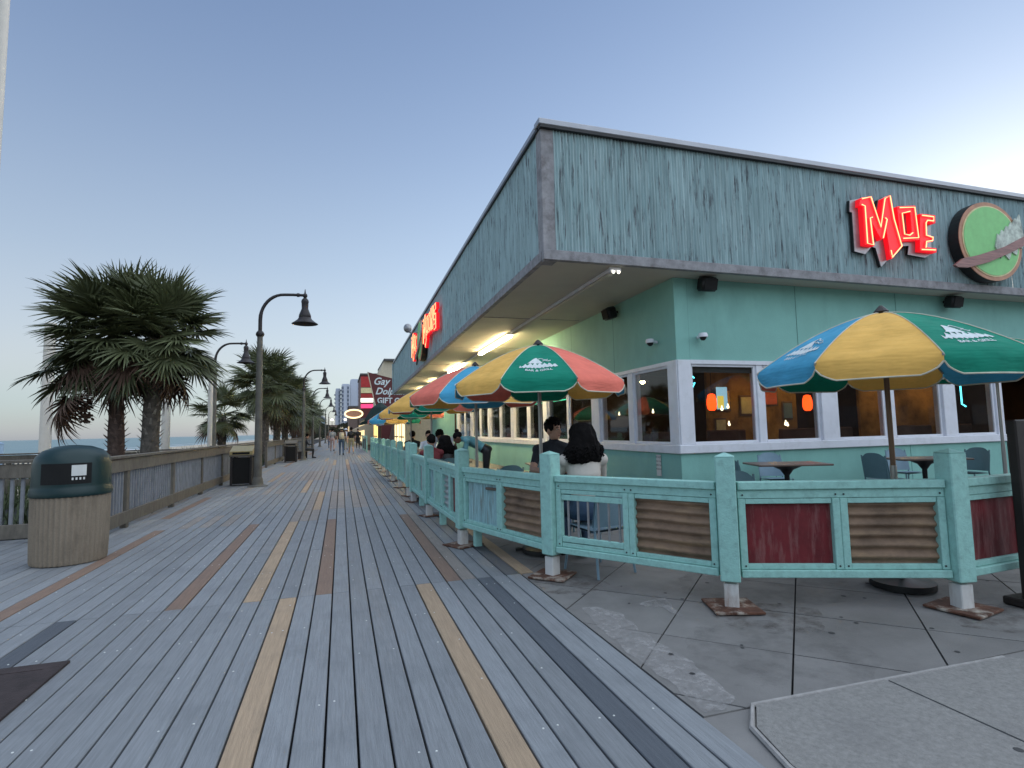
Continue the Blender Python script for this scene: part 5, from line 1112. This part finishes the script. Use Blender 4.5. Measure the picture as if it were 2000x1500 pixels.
shop('brightly lit cream shop front just past the restaurant', 4.6, 12, 41.5, 50, 3.6, 'cream_wall', 'lit_cream', 'pale_blue')
shop('shop with a dark green awning below the maroon sign', 3.5, 12, 56, 63, 3.9, 'brown_wall', 'lit_yellow', 'awning_green')
shop('tall arcade front stacked with red, yellow and white signs', 2.9, 12, 86, 100, 10.2, 'maroon', 'lit_cream', None, ((8.3, 9.9, 'red_board'), (7.4, 8.2, 'sign_cream'), (6.7, 7.3, 'red_board'), (6.0, 6.6, 'lit_white'), (5.1, 5.7, 'neon_pink')))
shop('low lit stall with warm windows below the oval sign', 2.6, 9, 66, 80, 2.9, 'cream_wall', 'lit_cream', 'cream_wall')
shop('brown low building at the far end of the boardwalk', 1.5, 14, 112, 150, 6.5, 'brown_wall', 'lit_cream', None)
t = thing('green_awning', 'dark green umbrella-like awning hanging over the boardwalk', 'awning', (2.9, 48, 0)); MB().lathe([(1.35, 2.35), (1.3, 2.5), (.7, 3.5), (.05, 3.95)], (3.2, 48, 0), 8).build('cover', 'awning_green', t); MB().tube([(3.2, 48, 0), (3.2, 48, 3.9)], .05, 8).build('post', 'dark_metal', t)
t = thing('patio_fence', 'grey-green low fence of the next patio along the boardwalk', 'fence', (2.2, 44, 0))
for y in (40.5, 44, 47.5): MB().box((1.75, y, .6), (.1, .1, 1.2), ch=.01).build('post', 'teal', t)
MB().box((1.75, 44, 1.05), (.06, 7, .1)).build('rail', 'teal', t); MB().box((1.75, 44, .55), (.03, 6.8, .8)).build('panel', 'rail_wood', t)
# hotel towers
def tower(lab, x0, x1, h, y, dark):
    t = thing('hotel_tower', lab, 'hotel', ((x0+x1)/2, y, 0), 'hotel towers beyond the boardwalk'); d = 26
    MB().box(((x0+x1)/2, y+d/2, h/2), (x1-x0, d, h)).build('wall', 'tower_white', t); MB().box(((x0+x1)/2, y+d/2, h+.5), ((x1-x0)*.8, d*.6, 1)).build('roof', 'tower_white', t)
    b = MB(); b2 = MB()
    for k in range(int(h/3)-1):
        z = 3+k*3
        for q in dark: b.box((lerp(x0, x1, q), y-.1, z+1.2), ((x1-x0)*.16, .3, 1.9)); b2.box((lerp(x0, x1, q), y-.6, z-.1), ((x1-x0)*.2, 1.2, .25))
        b.box((x0-.05, y+d*.35, z+1.2), (.3, d*.5, 1.8)); b2.box((x0-.5, y+d*.35, z-.1), (1.0, d*.6, .25))
    b.build('windows', 'tower_dark', t, kind='stuff'); b2.build('balconies', 'tower_white', t, kind='stuff')
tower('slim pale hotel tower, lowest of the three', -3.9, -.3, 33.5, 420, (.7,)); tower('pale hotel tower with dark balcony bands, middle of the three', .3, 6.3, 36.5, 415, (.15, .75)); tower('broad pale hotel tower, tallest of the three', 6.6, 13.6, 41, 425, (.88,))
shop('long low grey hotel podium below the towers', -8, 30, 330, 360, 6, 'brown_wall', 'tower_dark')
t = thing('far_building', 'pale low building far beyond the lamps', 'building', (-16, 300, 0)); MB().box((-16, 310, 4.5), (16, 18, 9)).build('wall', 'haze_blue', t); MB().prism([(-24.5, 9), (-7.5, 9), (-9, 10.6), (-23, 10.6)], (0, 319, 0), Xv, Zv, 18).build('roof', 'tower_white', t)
b = MB(); rf = random.Random(8)
for k in range(900):
    c = Vector((rf.uniform(-9, 3.2), rf.uniform(130, 175), 0)); c.z = rf.uniform(.2, 3.4)+1.2*noise.noise((c.x*.3, 0, 0)); a = rf.uniform(0, PI); s_ = rf.uniform(.3, .8); d = Vector((math.cos(a), math.sin(a), rf.uniform(-.5, .5)))*s_; u_ = Vector((rf.uniform(-.4, .4), rf.uniform(-.4, .4), 1))*s_*.7
    b.add([c-d, c+u_, c+d, c-u_*.6], [(0, 1, 2, 3)])
b.build('far_trees', 'far_tree', kind='stuff', label='dark bank of trees closing the far end of the boardwalk', cat='trees')
for x in (-1.9, .9):
    t = thing('flood_light', 'white flood light glowing above the far trees, one of a pair', 'light', (x, 128, 0), 'pair of far flood lights'); MB().ell((x, 128, 4.4), (.32, .2, .26), seg=10, rings=6).build('lamp', 'lit_white', t); MB().tube([(x, 128.2, 0), (x, 128.2, 4.3)], .06, 6).build('post', 'dark_metal', t)
# dark timber screen at the patio's street end
t = thing('timber_screen', 'dark brown timber screen standing at the street end of the patio fence', 'screen', (4.95, 2.83, 0))
MB().box((4.98, 2.86, .70), (.26, .07, 1.38), ch=.01).build('board', 'dark_screen', t); MB().box((4.98, 2.90, .03), (.34, .20, .06), ch=.01).build('foot', 'dark_screen', t)
